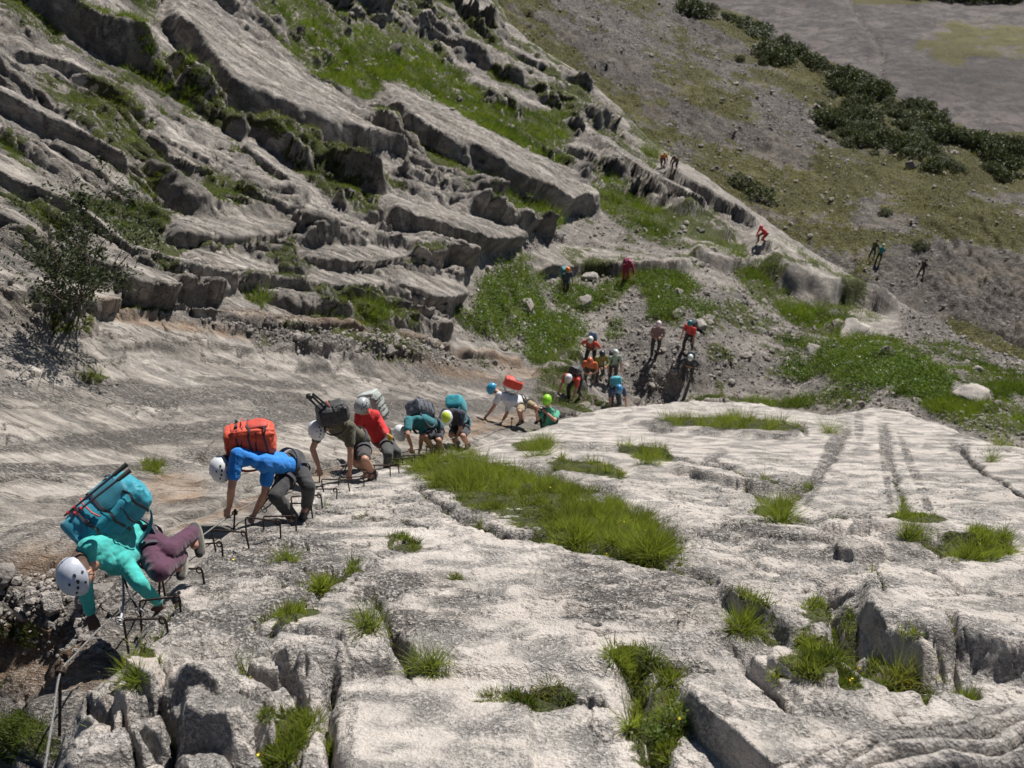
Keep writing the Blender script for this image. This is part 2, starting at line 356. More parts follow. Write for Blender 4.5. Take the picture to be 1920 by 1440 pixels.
  CRACK1 = [([(1490, 922), (1530, 895), (1562, 858), (1590, 805)], 9, 0.05, 1), ([(1800, 838), (1830, 872), (1870, 905), (1935, 945)], 5, 0.16, 2),
   ([(1040, 838), (1120, 842), (1200, 842), (1290, 872)], 5, 0.06, 3), ([(1290, 872), (1390, 900), (1490, 920)], 6, 0.10, 4),
   ([(940, 1000), (1060, 1018), (1200, 1050), (1340, 1088)], 7, 0.12, 5), ([(780, 915), (830, 960), (940, 1000)], 9, 0.12, 6),
   ([(660, 968), (740, 975), (800, 990)], 3, 0.05, 7), ([(735, 1180), (755, 1215), (770, 1255)], 15, 0.16, 8),
   ([(700, 1115), (725, 1160), (735, 1200)], 9, 0.09, 9), ([(625, 1265), (612, 1330), (625, 1460)], 11, 0.20, 10),
   ([(395, 1215), (500, 1260), (570, 1265)], 8, 0.10, 11), ([(905, 1300), (1000, 1290), (1060, 1310), (1130, 1320)], 8, 0.07, 12),
   ([(1550, 1100), (1575, 1170), (1640, 1260), (1730, 1290)], 24, 0.22, 13), ([(1190, 1255), (1200, 1330), (1240, 1440)], 26, 0.20, 14),
   ([(1640, 1080), (1655, 1140)], 5, 0.04, 15), ([(300, 1090), (330, 1120), (360, 1150)], 5, .05, 16), ([(1150, 1240), (1260, 1250), (1330, 1240)], 8, 0.08, 17),
   ([(560, 1090), (640, 1070), (670, 1050)], 8, 0.06, 18), ([(480, 1170), (560, 1130), (610, 1110)], 10, 0.08, 19), ([(1660, 800), (1670, 870), (1700, 960)], 8, 0.02, 20),
   ([(1225, 800), (1350, 806), (1510, 812)], 8, 0.09, 21), ([(990, 880), (1120, 930), (1270, 1010)], 20, 0.10, 22), ([(1780, 1190), (1800, 1280), (1830, 1290)], 9, 0.1, 23),
   ([(1110, 1330), (1105, 1370), (1130, 1395)], 3, 0.03, 24), ([(230, 1235), (300, 1190), (330, 1130)], 9, 0.07, 25), ([(1340, 870), (1500, 975), (1760, 1000)], 5, .05, 26),
   ([(150, 1290), (230, 1340), (260, 1440)], 9, 0.14, 27), ([(300, 1330), (330, 1390), (310, 1480)], 9, 0.16, 28)]
  mo = np.clip(1.0 - ((U1 - 1880) / 620) ** 2 - ((V1 + 0.10 * (U1 - 1880) - 1590) / 170) ** 2, 0, 1) ** .5
  wv_ = fbm(P0, 0.5, 3, .5, 701); ph = ((V1 + 0.22 * U1) / 13.0 + 3.2 * wv_ + 0.8 * fbm(P0, .14, 3, .5, 702))
  fold = np.abs(np.sin(ph)) ** .55
  H1 = H1 * (1 - sst(0, .35, mo)) + mo * (0.42 + 0.12 * fold + 0.08 * wv_)
  CM = np.zeros(U1.shape)
  for pts, wp, D, s_ in CRACK1:
      c = crack(U1, V1, P0, pts, wp, D, seed=100 + s_ * 13); H1 += c; CM = np.maximum(CM, -c / D)
  def fissures(sc, wd, sd_, gate): f_ = fbm(P0, sc, 4, .55, sd_); return np.exp(-(f_ / wd) ** 2) * gate
  gA = sst(-.05, .25, fbm(P0, 1.7, 2, .5, 951)); gB = sst(0, .3, fbm(P0, 0.8, 2, .5, 952) + .3 * rough_mask)
  fA = fissures(0.75, 0.013, 953, gA) * (V1 > 830); fB = fissures(0.24, 0.035, 954, gB) * (V1 > 900); fA = fA * (1 - sst(0, .3, mo)); fB = fB * (1 - sst(0, .3, mo))
  H1 -= 0.075 * fA + 0.020 * fB
  H1 += 0.018 * (saw(fbm(P0, 0.8, 3, .5, 961) * 6 + V1 / 60.0, .12) - .5) * sst(-.1, .2, fbm(P0, 1.1, 2, .5, 962)) * (V1 > 860)
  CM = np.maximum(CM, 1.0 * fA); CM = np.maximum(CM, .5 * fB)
  # the slab falls away behind its crest and into the gully on the left
  jb = 0.05 * T1 / 10 * fbm(P0, 0.9, 4, 0.55, 91)
  e = -(sdm + jb)
  drop = np.where(e > -0.15, (np.maximum(e + 0.15, 0) ** 1.5) * 3.0, 0); drop = np.minimum(drop, 6.0)
  H1 = H1 * sst(-40, 10, sdp)
  P1 = P0 + n0 * H1[..., None]; P1[..., 2] -= drop
  P1 = roughen(P1, [(0.22, 0.014, 801, False), (0.07, 0.005, 811, True)], (0.35 + 0.9 * rough_mask) * top_) 
  spk = fbm(P0, .25, 4, .6, 61)
  M1 = np.zeros(U1.shape + (4,))
  soil1 = gauss_blobs(U1, V1, [(1010, 950, 300, 62, 20), (830, 890, 70, 30, 20), (1365, 800, 150, 11, 3), (1000, 838, 45, 10, 0), (1450, 950, 40, 14, -5), (1550, 1200, 60, 90, 30), (1420, 1170, 60, 18, 30), (1660, 1250, 110, 40, 20), (1230, 1350, 60, 100, 20),
    (1530, 1280, 90, 18, 10), (1020, 1310, 70, 26, -5), (630, 1085, 50, 12, -25), (550, 1170, 60, 15, -25), (540, 1390, 40, 70, 20), (760, 1025, 40, 16, 10), (1180, 1240, 45, 20, 0), (1720, 985, 60, 20, 5), (1820, 1030, 90, 14, 0), (260, 1265, 40, 14, 0), (1210, 855, 60, 14, 10), (1100, 880, 80, 14, 10)])
  M1[..., 0] = np.clip(soil1 * (0.9 + 0.7 * spk) + 0.55 * (CM > 0.6) * (spk > -0.05) * (V1 > 900), 0, 1)
  M1[..., 1] = np.clip(gauss_blobs(U1, V1, [(1545, 870, 12, 75, 25), (1660, 880, 7, 80, -8), (1720, 900, 9, 90, -22), (1610, 800, 9, 30, 0), (1340, 860, 30, 8, -30), (1200, 1110, 190, 80, 8), (760, 1130, 150, 70, 0), (1800, 830, 20, 30, 0), (440, 1120, 200, 90, -25), (480, 1040, 180, 55, -20), (1450, 1020, 160, 30, 8)]) * (0.5 + 1.3 * spk) + 0.8 * CM * (V1 < 1000) + 0.35 * CM + sst(.1, .4, mo) * 0.9 * (1 - fold) ** 1.5, 0, 1)  # stains, plus shade painted into the cracks and fold grooves
  M1[..., 2] = np.clip(0.5 * gauss_blobs(U1, V1, [(260, 1330, 90, 60, 0), (540, 935, 30, 10, 0), (850, 845, 120, 9, -8)]) * (spk + .5), 0, 1)
  M1[..., 0] *= (sdp > 2)
  up_ = normals(P1); nz = (up_ * n0).sum(-1)
  M1[..., 0] *= sst(0.25, 0.55, nz)
  return P1, n0, drop, M1, sdp
U1, V1 = resample(eval1, gu, np.concatenate([np.arange(690, 745, 6), np.arange(745, 1780, 4.0)]), int(820 / RES))
P1, n0, drop, M1, sdp1 = eval1(U1, V1)
slab_light = rock_mat('pale_limestone', (0.61, 0.572, 0.535), (0.45, 0.42, 0.39), 1.0, 1.0, 0.6, warmth=.24, grime=.65)
me = grid_mesh('rock_slab', P1, (drop < 5.9), M1)
tag(link('rock_slab', me, slab_light), kind='structure')
def slab_pt(u, v, lift=0.0):
    """the surface of the near slab that shows at a pixel of the photograph"""
    j = int(np.clip(round((u - gu[0]) / (gu[1] - gu[0])), 2, len(gu) - 3))
    _, vv, tt = proj(P1[:, j]); ok = np.where((np.abs(vv - v) < 4) & (drop[:, j] < 0.3))[0]
    i = ok[np.argmin(tt[ok])] if len(ok) else int(np.argmin(np.abs(vv - v)))
    return Vector(P1[i, j]) + Vector(n0[i, j]) * lift, Vector(n0[i, j])

# ---------------- 2. gully and stratified flank
CT2 = [(85, 1440, 6.0), (160, 1262, 6.9), (262, 1160, 7.8), (330, 1065, 9.0), (440, 975, 10.9), (600, 893, 14.2), (760, 850, 17.4), (880, 832, 19.4), (1010, 795, 24.5), (1110, 762, 32.3),
 (1150, 740, 36.6), (1230, 700, 38.4), (1300, 740, 39.2), (1200, 760, 37.6), (1280, 640, 40), (1160, 600, 43), (1055, 520, 48), (1162, 480, 52), (1400, 640, 43), (1600, 650, 43), (1500, 740, 38.5), (1700, 720, 33), (1900, 800, 27), (1900, 700, 36),
 (1690, 575, 62), (1500, 480, 68), (1400, 400, 72), (1250, 290, 82), (1000, 60, 97), (900, 0, 104), (1150, 350, 64), (1000, 380, 52), (960, 250, 62), (800, 250, 52), (640, 100, 58), (640, 0, 66),
 (640, 300, 40), (640, 450, 30), (640, 560, 26.5), (640, 660, 23.5), (640, 760, 20), (640, 830, 17.2), (900, 450, 39), (900, 600, 33), (900, 700, 29), (1000, 720, 30), (960, 560, 38),
 (300, 0, 44), (300, 250, 31), (300, 440, 23), (300, 560, 20), (300, 640, 18.5), (300, 800, 15), (300, 900, 12.6), (0, 0, 31), (0, 250, 23), (0, 480, 17.5), (0, 620, 15.2), (0, 750, 13), (0, 900, 11), (0, 1050, 9.5), (0, 1150, 9.0),
 (0, 1300, 8.2), (0, 1440, 7.4), (120, 1100, 9.0), (60, 1250, 8.3), (-500, 0, 21), (-500, 700, 10), (-500, 1440, 5.8), (2400, 900, 22), (2400, 700, 38), (1100, -300, 140), (300, -300, 64), (-500, -300, 29), (1300, 900, 29), (1900, 950, 22), (600, 1200, 8), (1300, 1500, 6.5), (600, 1500, 6.0), (1900, 1500, 6)]
f2 = tps(CT2)
st2 = 2.1 * RES
gu2 = np.arange(-520, 2400, st2 * 1.05)
cu = np.linspace(-540, 2440, 220); cv = np.linspace(-350, 1620, 160)
CU, CV = np.meshgrid(cu, cv); TC = 1 / f2(CU, CV)
def bil(A, xs, ys, x, y):
    i = np.clip((x - xs[0]) / (xs[1] - xs[0]), 0, len(xs) - 1.001); j = np.clip((y - ys[0]) / (ys[1] - ys[0]), 0, len(ys) - 1.001)
    i0 = i.astype(int); j0 = j.astype(int); a = i - i0; b = j - j0
    return A[j0, i0] * (1 - a) * (1 - b) + A[j0, i0 + 1] * a * (1 - b) + A[j0 + 1, i0] * (1 - a) * b + A[j0 + 1, i0 + 1] * a * b
TC2 = TC
def eval2(U2, V2):
  T2 = 1 / bil(TC2, cu, cv, U2, V2)
  P0 = px(U2, V2, T2); n0b = normals(P0)
  RIB = [(-600, -700), (560, -420), (760, -160), (900, -40), (930, 20), (985, 75), (1040, 110), (1100, 150), (1160, 205), (1220, 270), (1300, 318), (1400, 390), (1500, 462), (1600, 522), (1690, 572), (1760, 605), (1800, 640), (1920, 690), (2100, 740), (2500, 800)]
  rd, rs = seg_dist(U2, V2, RIB); srib = rd * rs               # positive = this side of the rib
  s2, s2s = seg_dist(U2, V2, BOUND); sin2 = s2 * s2s           # positive = under the near slab
  px2m = T2 / F
  f_lo = fbm(P0, 4.0, 4, 0.5, 5); f_md = fbm(P0, 1.3, 5, 0.55, 15); f_hi = fbm(P0, 0.45, 4, 0.55, 25)
  # region masks
  Lslab = sst(-25, 10, V2 - curve([(-600, 600), (0, 622), (150, 650), (240, 670), (420, 655), (600, 690), (800, 700), (950, 700), (1040, 730), (1100, 770), (1200, 900), (2500, 950)], U2)) * (1 - sst(950, 1060, U2))
  wetgul = sst(0, 50, V2 - curve([(-600, 1000), (0, 1035), (120, 1020), (230, 1070), (330, 1080), (420, 1300)], U2)) * (1 - sst(300, 360, U2))
  Lslab *= (1 - wetgul)
  gul = gauss_blobs(U2, V2, [(1210, 690, 130, 95, -20), (1400, 650, 300, 120, 10), (1150, 560, 170, 120, 20), (960, 580, 110, 150, 25), (1700, 740, 320, 110, 15), (1500, 560, 200, 80, 25), (1200, 450, 200, 60, 15)])
  wall = (1 - Lslab) * (1 - sst(0.0, 0.6, gul)) * (1 - wetgul)
  gx = unit3((8.9, -1.5, -5.8)); gy = unit3(np.cross(gx, (0, 0, 1))); gz = np.cross(gx, gy)
  green_ = gauss_blobs(U2, V2, [(860, 200, 190, 40, 32), (640, 95, 170, 62, 35), (770, 130, 160, 50, 35), (1020, 240, 60, 45, 30), (880, 335, 150, 18, 30), (1180, 390, 110, 30, 35), (560, 40, 110, 50, 30), (400, 185, 24, 100, -42)])
  rockw = wall * (1 - 0.72 * sst(.1, .6, green_ + 1.2 * f_md))
  # bedding: sawtooth ledges following the dip of the strata seen in the flank
  slope = np.interp(V2, [-300, 150, 330, 430, 520, 640], [0.66, 0.64, 0.56, 0.34, 0.2, 0.12])
  q = V2 - slope * (U2 - 400)
  q = q + 26 * fbm(P0, 4.0, 2, 0.4, 5) + 9 * fbm(P0, 1.6, 2, .4, 6)
  H2 = np.zeros(U2.shape)
  for per, amp, s_ in ((84, 0.50, 1), (36, 0.42, 2), (17, 0.34, 3), (8.5, 0.16, 4)):
      ph = q / per + 0.34 * fbm(np.stack([P0 @ gx * .3, P0 @ gy, P0 @ gz], -1), 2.4 / s_, 2, .4, 200 + s_)
      idh = h3(np.floor(ph).astype(np.int64), np.full(U2.shape, s_), np.zeros(U2.shape), 5)
      gate = 0.35 + 0.9 * sst(-0.25, 0.35, fbm(P0, 3.0, 3, .5, 300 + s_))
      H2 += saw(ph) * amp * per * px2m * gate * (0.5 + idh) * rockw * (1 - 0.75 * (1 - sst(40, 110, srib)) * (U2 > 1150))
  bl1, bl2, bid = worley(np.stack([P0 @ gx * .4, P0 @ gy, P0 @ gz * 1.3], -1) + 0.25 * np.stack([f_md, f_hi, f_lo], -1), 1.0, 31)
  brk = gauss_blobs(U2, V2, [(720, 360, 280, 100, 25), (620, 480, 330, 70, 5), (420, 350, 200, 60, 30), (200, 450, 250, 100, 20), (860, 600, 170, 60, 10), (150, 300, 200, 80, 30), (600, 560, 300, 60, 0)])
  H2 += ((sst(0, 0.12, bl2 - bl1) - 1) * 0.16 + (bid - 0.5) * 0.28) * sst(0.05, 0.9, brk) * rockw
  H2 += wall * (0.10 * f_md + 0.05 * f_hi)
  LEDGE2 = [
   ([(270, -20), (380, -10), (500, 95), (560, 130), (620, 185), (700, 262), (770, 300)], [(270, 40), (360, 125), (420, 205), (520, 250), (640, 290), (770, 315)], 1.35, 1),
   ([(150, -30), (230, 10), (300, 70), (380, 150)], [(150, 20), (230, 70), (300, 130), (380, 170)], 0.5, 2),
   ([(690, 142), (760, 168), (850, 208), (960, 275), (1020, 305), (1125, 372)], [(690, 205), (760, 262), (850, 308), (940, 352), (1040, 398), (1125, 402)], 1.3, 3),
   ([(870, 135), (920, 155), (1030, 205)], [(870, 160), (920, 185), (1030, 222)], 0.5, 4),
   ([(1070, 235), (1140, 265), (1220, 320), (1330, 395)], [(1070, 262), (1140, 305), (1220, 362), (1330, 410)], 1.1, 5),
   ([(1225, 285), (1300, 318), (1400, 388), (1440, 415)], [(1225, 326), (1300, 374), (1400, 436), (1440, 450)], 1.2, 6),
   ([(1385, 385), (1450, 425), (1550, 492), (1630, 535), (1695, 565)], [(1385, 486), (1450, 540), (1550, 570), (1630, 583), (1695, 592)], 1.5, 7),
   ([(300, 412), (420, 405), (555, 425)], [(300, 455), (400, 472), (500, 468), (555, 450)], 0.45, 8),
   ([(130, 470), (190, 470), (260, 505), (325, 545)], [(130, 520), (190, 575), (260, 590), (325, 585)], 0.75, 9),
   ([(160, 540), (215, 540)], [(160, 590), (215, 600)], 0.25, 10),
   ([(30, 525), (100, 535), (160, 535), (222, 568)], [(30, 595), (100, 605), (160, 612), (222, 600)], 0.5, 11),
   ([(-300, 20), (0, 172), (90, 215), (245, 330)], [(-300, 100), (0, 235), (90, 275), (245, 352)], 0.75, 12),
   ([(-300, 180), (0, 310), (110, 360), (240, 465), (400, 520)], [(-300, 240), (0, 360), (110, 405), (240, 500), (400, 540)], 0.45, 13),
   ([(-300, 300), (0, 378), (60, 425), (100, 470)], [(-300, 370), (0, 440), (60, 470), (100, 490)], 0.4, 14),
   ([(440, 250), (540, 318), (660, 420)], [(440, 285), (540, 360), (660, 448)], 0.45, 15),
   ([(590, 285), (700, 305), (780, 322)], [(590, 312), (700, 335), (780, 340)], 0.35, 16),
   ([(700, 365), (800, 385), (900, 410), (972, 425)], [(700, 420), (800, 450), (900, 470), (972, 462)], 0.85, 17),
   ([(560, 385), (640, 400), (700, 430)], [(560, 425), (640, 450), (700, 460)], 0.5, 18),
   ([(540, 470), (650, 460), (760, 475)], [(540, 500), (650, 515), (760, 500)], 0.45, 19),
   ([(560, 510), (640, 512), (730, 520)], [(560, 545), (640, 552), (730, 550)], 0.35, 20),
   ([(720, 500), (800, 515), (870, 530)], [(720, 550), (800, 575), (870, 570)], 0.5, 21),
   ([(340, 470), (430, 480), (520, 505)], [(340, 510), (430, 530), (520, 530)], 0.35, 22),
   ([(990, 460), (1060, 455), (1200, 480), (1300, 490)], [(990, 500), (1060, 520), (1200, 512), (1300, 505)], 0.6, 23),
   ([(1290, 450), (1350, 460), (1440, 490)], [(1290, 480), (1350, 500), (1440, 512)], 0.6, 24),
   ([(400, 560), (480, 565), (560, 600)], [(400, 590), (480, 605), (560, 612)], 0.2, 25),
   ([(160, 600), (300, 600), (480, 640)], [(160, 640), (300, 650), (480, 665)], 0.15, 26),
   ([(850, 640), (920, 640), (980, 670)], [(850, 668), (920, 675), (980, 690)], 0.25, 27),
   ([(850, 0), (900, 0), (925, 30)], [(850, 30), (900, 45), (925, 45)], 1.2, 28),
   ([(940, 85), (1000, 110), (1030, 130)], [(940, 105), (1000, 130), (1030, 142)], 0.8, 29),
   ([(1540, 600), (1600, 600), (1640, 612)], [(1540, 622), (1600, 632), (1640, 630)], 0.25, 30),
   ([(1780, 715), (1820, 720), (1860, 745)], [(1780, 740), (1820, 755), (1860, 758)], 0.25, 31),
   ([(0, 60), (120, 100), (250, 190)], [(0, 110), (120, 150), (250, 215)], 0.5, 32),
   ([(100, 0), (220, 60), (330, 170)], [(100, 30), (220, 100), (330, 195)], 0.45, 33),
  ]
  LM = np.zeros(U2.shape)
  for up_, lo_, h_, s_ in LEDGE2:
      l_ = ledge(U2, V2, up_, lo_, h_, P0, seed=500 + s_ * 7, jag=0.13, sharp=0.08, pw=0.7)
      k_ = np.clip(l_ / h_ * 3, 0, 1); H2 = H2 * (1 - 0.88 * k_) + l_; LM = np.maximum(LM, k_)
  # left slab: smooth, long ripples parallel to its strike
  fx = unit3((6.0, 10.3, -10.3)); fy = unit3(np.cross(fx, (0, 0, 1))); fz = np.cross(fx, fy); PF = np.stack([P0 @ fx * 0.16, P0 @ fy, P0 @ fz], -1)
  rip = fbm(PF, 0.42, 5, .6, 71); rip2 = fbm(PF * np.array([2.5, 1, 1]), 0.09, 3, .6, 72)
  H2 += Lslab * (0.055 * rip + 0.012 * rip2 + 0.10 * f_lo)
  for pts, wp, D, s_ in [([(0, 905), (60, 900), (110, 905)], 3, .1, 1), ([(60, 700), (140, 702), (200, 715), (260, 718)], 4, 0.12, 2), ([(480, 755), (560, 752), (640, 765)], 4, 0.10, 3), ([(290, 862), (330, 858), (400, 865), (440, 850)], 8, 0.22, 4), ([(560, 690), (640, 690), (800, 715)], 4, .12, 5), ([(0, 765), (200, 760), (330, 762)], 2.5, .06, 6), ([(300, 1000), (450, 925), (600, 880), (800, 850)], 6, .12, 7), ([(380, 675), (620, 700)], 4, .1, 8)]:
      H2 += crack(U2, V2, P0, pts, wp, D, seed=900 + s_ * 11)
  # gully floor and wet hollow
  w1g, w2g, gid = worley(P0, 0.5, 55)
  H2 += (1 - wall) * (1 - Lslab) * (0.22 * f_md + 0.10 * f_hi) + wetgul * (0.22 * (0.5 - w1g) * (gid > 0.4) + 0.15 * f_md)
  w1g, w2g, gid = worley(P0, 1.6, 56)
  H2 += gul * (1 - gauss_blobs(U2, V2, [(1200, 680, 100, 90, -10)])) * 0.7 * np.clip(0.42 - w1g, 0, 1) * (gid > 0.72)
  PB = np.stack([P0 @ gx * .10, P0 @ gy, P0 @ gz], -1); lam = fbm(PB, .55, 5, .62, 975); lam2 = fbm(PB * np.array([2, 1, 1]), .16, 3, .6, 976)
  H2 += rockw * (0.11 * np.abs(lam) + 0.035 * lam2) * np.clip(px2m / 0.014, .6, 1.8)
  fis = np.exp(-(fbm(P0, 1.1, 4, .55, 971) / .022) ** 2) * sst(-.1, .2, fbm(P0, 2.5, 2, .5, 972)); H2 -= 0.12 * fis * (0.3 + .7 * wall)
  H2 = H2 * sst(-4, 40, srib)
  dh = np.array([-0.45, -0.85, -0.1]); dh = dh[None, None] - n0b * (n0b @ dh)[..., None]
  P2 = P0 + n0b * H2[..., None] + dh * (0.42 * np.maximum(H2, 0) * wall)[..., None]
  drp = np.clip(-srib, 0, 400); P2[..., 2] -= (drp * px2m) ** 1.2 * 1.5
  P2 = roughen(P2, [(1.1, 0.13, 821, False), (0.32, 0.05, 831, True)], 0.15 + 0.85 * wall * (1 - 0.45 * LM) * np.clip(px2m / 0.014, 0.5, 1.8))
  # masks
  M2 = np.zeros(U2.shape + (4,))
  GR2 = [(860, 195, 200, 52, 32), (620, 90, 170, 80, 35), (760, 120, 160, 60, 35), (1000, 250, 60, 50, 30), (1040, 200, 60, 30, 30), (560, 40, 120, 60, 30), (880, 330, 160, 24, 30), (780, 260, 60, 40, 30), (1000, 400, 60, 40, 10), (1180, 390, 130, 40, 35), (1260, 340, 90, 30, 38),
   (330, 75, 26, 60, -38), (410, 200, 30, 120, -42), (300, 150, 22, 50, -40), (430, 380, 40, 90, -50), (90, 165, 60, 10, 25), (160, 215, 60, 12, 30), (110, 210, 30, 8, 10), (150, 260, 30, 16, 30), (20, 290, 40, 20, 20), (50, 350, 60, 24, 40), (240, 330, 60, 14, 40), (200, 200, 90, 20, 40), (130, 60, 60, 16, 40), (700, 360, 60, 14, 30),
   (960, 560, 75, 90, 35), (1030, 640, 50, 60, 50), (1080, 560, 60, 30, 10), (1230, 540, 90, 35, 5), (1260, 590, 90, 30, 5), (1160, 630, 30, 40, 0), (1420, 520, 90, 30, 25), (1500, 590, 120, 24, 25), (1600, 580, 60, 20, 20), (1650, 690, 150, 55, 12), (1820, 760, 130, 50, 18), (1900, 715, 110, 30, 12), (1790, 660, 70, 16, 14), (1400, 600, 60, 24, 20), (1480, 700, 60, 20, 0),
   (780, 500, 60, 14, 10), (690, 565, 22, 40, 0), (470, 555, 60, 12, 0), (600, 605, 60, 10, 10), (560, 640, 50, 8, 10), (800, 560, 90, 12, 20), (1290, 430, 90, 16, 25), (1380, 470, 50, 20, 30), (300, 620, 40, 8, 0), (1340, 660, 25, 18, 0), (1500, 640, 60, 14, 10), (1380, 755, 200, 12, 2), (1560, 750, 80, 16, 0), (850, 590, 90, 20, 30),
   (1000, 120, 90, 12, 40), (1100, 200, 60, 16, 35), (900, 60, 40, 40, 30), (175, 705, 60, 7, 8), (285, 875, 24, 14, 0), (370, 455, 40, 10, 10), (540, 480, 14, 20, 0), (560, 320, 30, 60, -50), (-300, 100, 150, 30, 30), (-200, 300, 150, 40, 35)]
  WG = [(60, 1190, 90, 26, 5), (40, 1330, 60, 60, 0), (0, 1300, 100, 60, 0), (40, 1400, 100, 40, 0), (-200, 1300, 200, 100, 0)]
  g2 = gauss_blobs(U2, V2, GR2)
  g2 = np.maximum(g2 * (0.85 + 0.9 * f_md + 0.5 * f_hi), green_ * (.85 + .6 * f_hi + 1.3 * f_md)) * (1 - LM) * (1 - gauss_blobs(U2, V2, [(1520, 510, 190, 28, 36), (1340, 380, 130, 24, 36)]))
  gw = gauss_blobs(U2, V2, WG)
  g2 = np.maximum(g2, wall * (1 - LM) * sst(-0.03, 0.28, f_lo + 0.7 * f_md) * 0.9 * (U2 < 1400))
  g2 = np.maximum(g2, 0.62 * gul * sst(-0.1, 0.3, f_md))
  g2 *= 1 - gauss_blobs(U2, V2, [(1200, 690, 75, 85, 25), (1280, 700, 55, 60, 10), (1290, 640, 20, 60, 0), (1190, 590, 25, 60, 0)])
  M2[..., 0] = np.clip(np.maximum(g2, gw * (0.62 + 1.2 * f_md)), 0, 1)
  M2[..., 1] = np.clip(Lslab * (gauss_blobs(U2, V2, [(200, 738, 420, 20, 2), (700, 770, 420, 16, -2), (150, 830, 330, 14, -3), (900, 720, 160, 12, 10), (400, 800, 260, 9, -4), (80, 880, 200, 9, 0), (500, 720, 120, 6, 5), (-250, 760, 260, 30, 0), (1000, 735, 50, 14, 20)]) * (0.75 + 0.6 * rip + .5 * rip2) + 0.38 * sst(0.0, .4, rip + .6 * rip2)) + 0.35 * wall * (1 - LM) * sst(-.1, .3, f_lo) + 0.6 * wetgul, 0, 1)
  M2[..., 2] = np.clip(gauss_blobs(U2, V2, [(330, 622, 200, 12, 8), (660, 640, 280, 16, 9), (820, 690, 150, 14, 12), (520, 925, 240, 10, -22), (330, 920, 60, 30, 0), (900, 800, 120, 16, -12), (1080, 765, 60, 9, -5), (60, 1230, 160, 70, 10), (90, 1060, 80, 40, 0), (980, 700, 90, 14, 20)]) * (0.8 + 0.8 * f_hi), 0, 1)
  M2[..., 3] = np.clip(np.maximum(gauss_blobs(U2, V2, [(1210, 680, 120, 90, -15), (1190, 590, 30, 60, 0), (1290, 640, 60, 100, 10), (1400, 690, 130, 40, 0), (620, 655, 340, 24, 6), (1820, 665, 170, 40, 14), (1740, 610, 60, 26, 20), (1080, 470, 120, 24, 10), (1220, 440, 90, 24, 20), (1330, 570, 200, 40, 20)]) * (0.9 + 0.5 * f_md), gul * 0.5 * (1 - LM)) * (1 - LM), 0, 1)
  nz = normals(P2)[..., 2]; M2[..., 0] *= sst(0.36, 0.60, nz); M2[..., 1] = np.maximum(M2[..., 1], .7 * fis); ribm = gauss_blobs(U2, V2, [(1520, 505, 200, 34, 36), (1330, 370, 140, 30, 36)]); M2[..., 3] *= 1 - ribm; M2[..., 1] *= 1 - .8 * ribm  # fissures get painted shade through the stain channel
  M2[..., 1] = np.clip(np.maximum(M2[..., 1], wall * (1 - .6 * ribm) * (0.95 * np.exp(-(lam / .05) ** 2) + .5 * sst(.1, .4, lam2))), 0, 1)
  return P2, M2, (sin2 < 150) & (srib > -230), n0b
U2, V2 = resample(eval2, gu2, np.arange(-330, 1600, 4.2), int(1250 / RES))
P2, M2, keep2, n0b = eval2(U2, V2)
flank = rock_mat('weathered_limestone', (0.50, 0.463, 0.422), (0.235, 0.213, 0.188), 0.9, 1.0, 0.6, crk=0.7, warmth=.12, frame_x=(8.9, -1.5, -5.8))
me = grid_mesh('gully_ground', P2, keep2, M2)
tag(link('mountain_flank', me, flank), kind='structure')

# ---------------- 3. the hillside beyond the rib
CT3 = [(1000, 400, 80), (1250, 300, 98), (1700, 600, 67), (1900, 650, 60), (1920, 420, 88), (1800, 300, 114), (1640, 470, 82), (1725, 505, 80), (1450, 300, 108), (1100, 50, 134), (1300, 0, 165), (1500, 120, 152), (1700, 220, 138), (1350, 150, 132), (1500, 350, 103), (1900, 330, 120),
 (2400, 600, 74), (2400, 300, 122), (1000, -300, 300), (1920, 250, 128), (900, 0, 118), (700, -100, 122), (1900, 800, 45), (1400, 600, 70), (2400, 900, 45)]
f3 = tps(CT3)
gu3 = np.arange(560, 2420, 2.3 * RES); gv3 = np.arange(-330, 900, 2.3 * RES); U3, V3 = np.meshgrid(gu3, gv3)
TC = 1 / f3(CU, CV); T3 = 1 / bil(TC, cu, cv, U3, V3); P0 = px(U3, V3, T3); n3 = normals(P0)
RIDGE = [(500, -600), (1000, -190), (1160, -70), (1290, -2), (1400, 36), (1500, 88), (1600, 148), (1700, 206), (1780, 244), (1860, 256), (1930, 264), (2100, 270), (2500, 290)]
dd, ds = seg_dist(U3, V3, RIDGE); sr3 = dd * ds; pm3 = T3 / F
a_lo = fbm(P0, 14, 4, .5, 401); a_md = fbm(P0, 3.5, 5, .6, 411); a_hi = fbm(P0, .9, 4, .6, 421)
# gravel terraces running down with the slope
q3 = V3 - 0.52 * U3 + 14 * a_md + 20 * a_lo
H3 = 0.9 * a_lo + 0.42 * a_md + 0.24 * a_hi + saw(q3 / 17.0, .3) * 0.22 + saw(q3 / 46.0, .2) * 0.5 * sst(-.1, .3, a_lo)
rocky = gauss_blobs(U3, V3, [(1080, 90, 160, 30, 25), (1200, 170, 150, 40, 25), (1390, 250, 160, 24, 20), (1330, 60, 80, 14, 25), (1280, 230, 100, 30, 20), (1850, 560, 200, 90, 15)])
w1r, w2r, rid = worley(P0, 2.2, 71)
H3 += rocky * (np.clip(0.5 - w1r, 0, 1) * 1.7 * (rid > .35) + 0.35 * a_hi)
w1r, w2r, rid = worley(P0, 1.0, 72)
H3 += np.clip(0.42 - w1r, 0, 1) * 1.0 * (rid > .80)
P3 = P0 + n3 * H3[..., None]; P3[..., 2] -= (np.clip(-sr3, 0, 300) * pm3) ** 1.2
M3 = np.zeros(U3.shape + (4,))
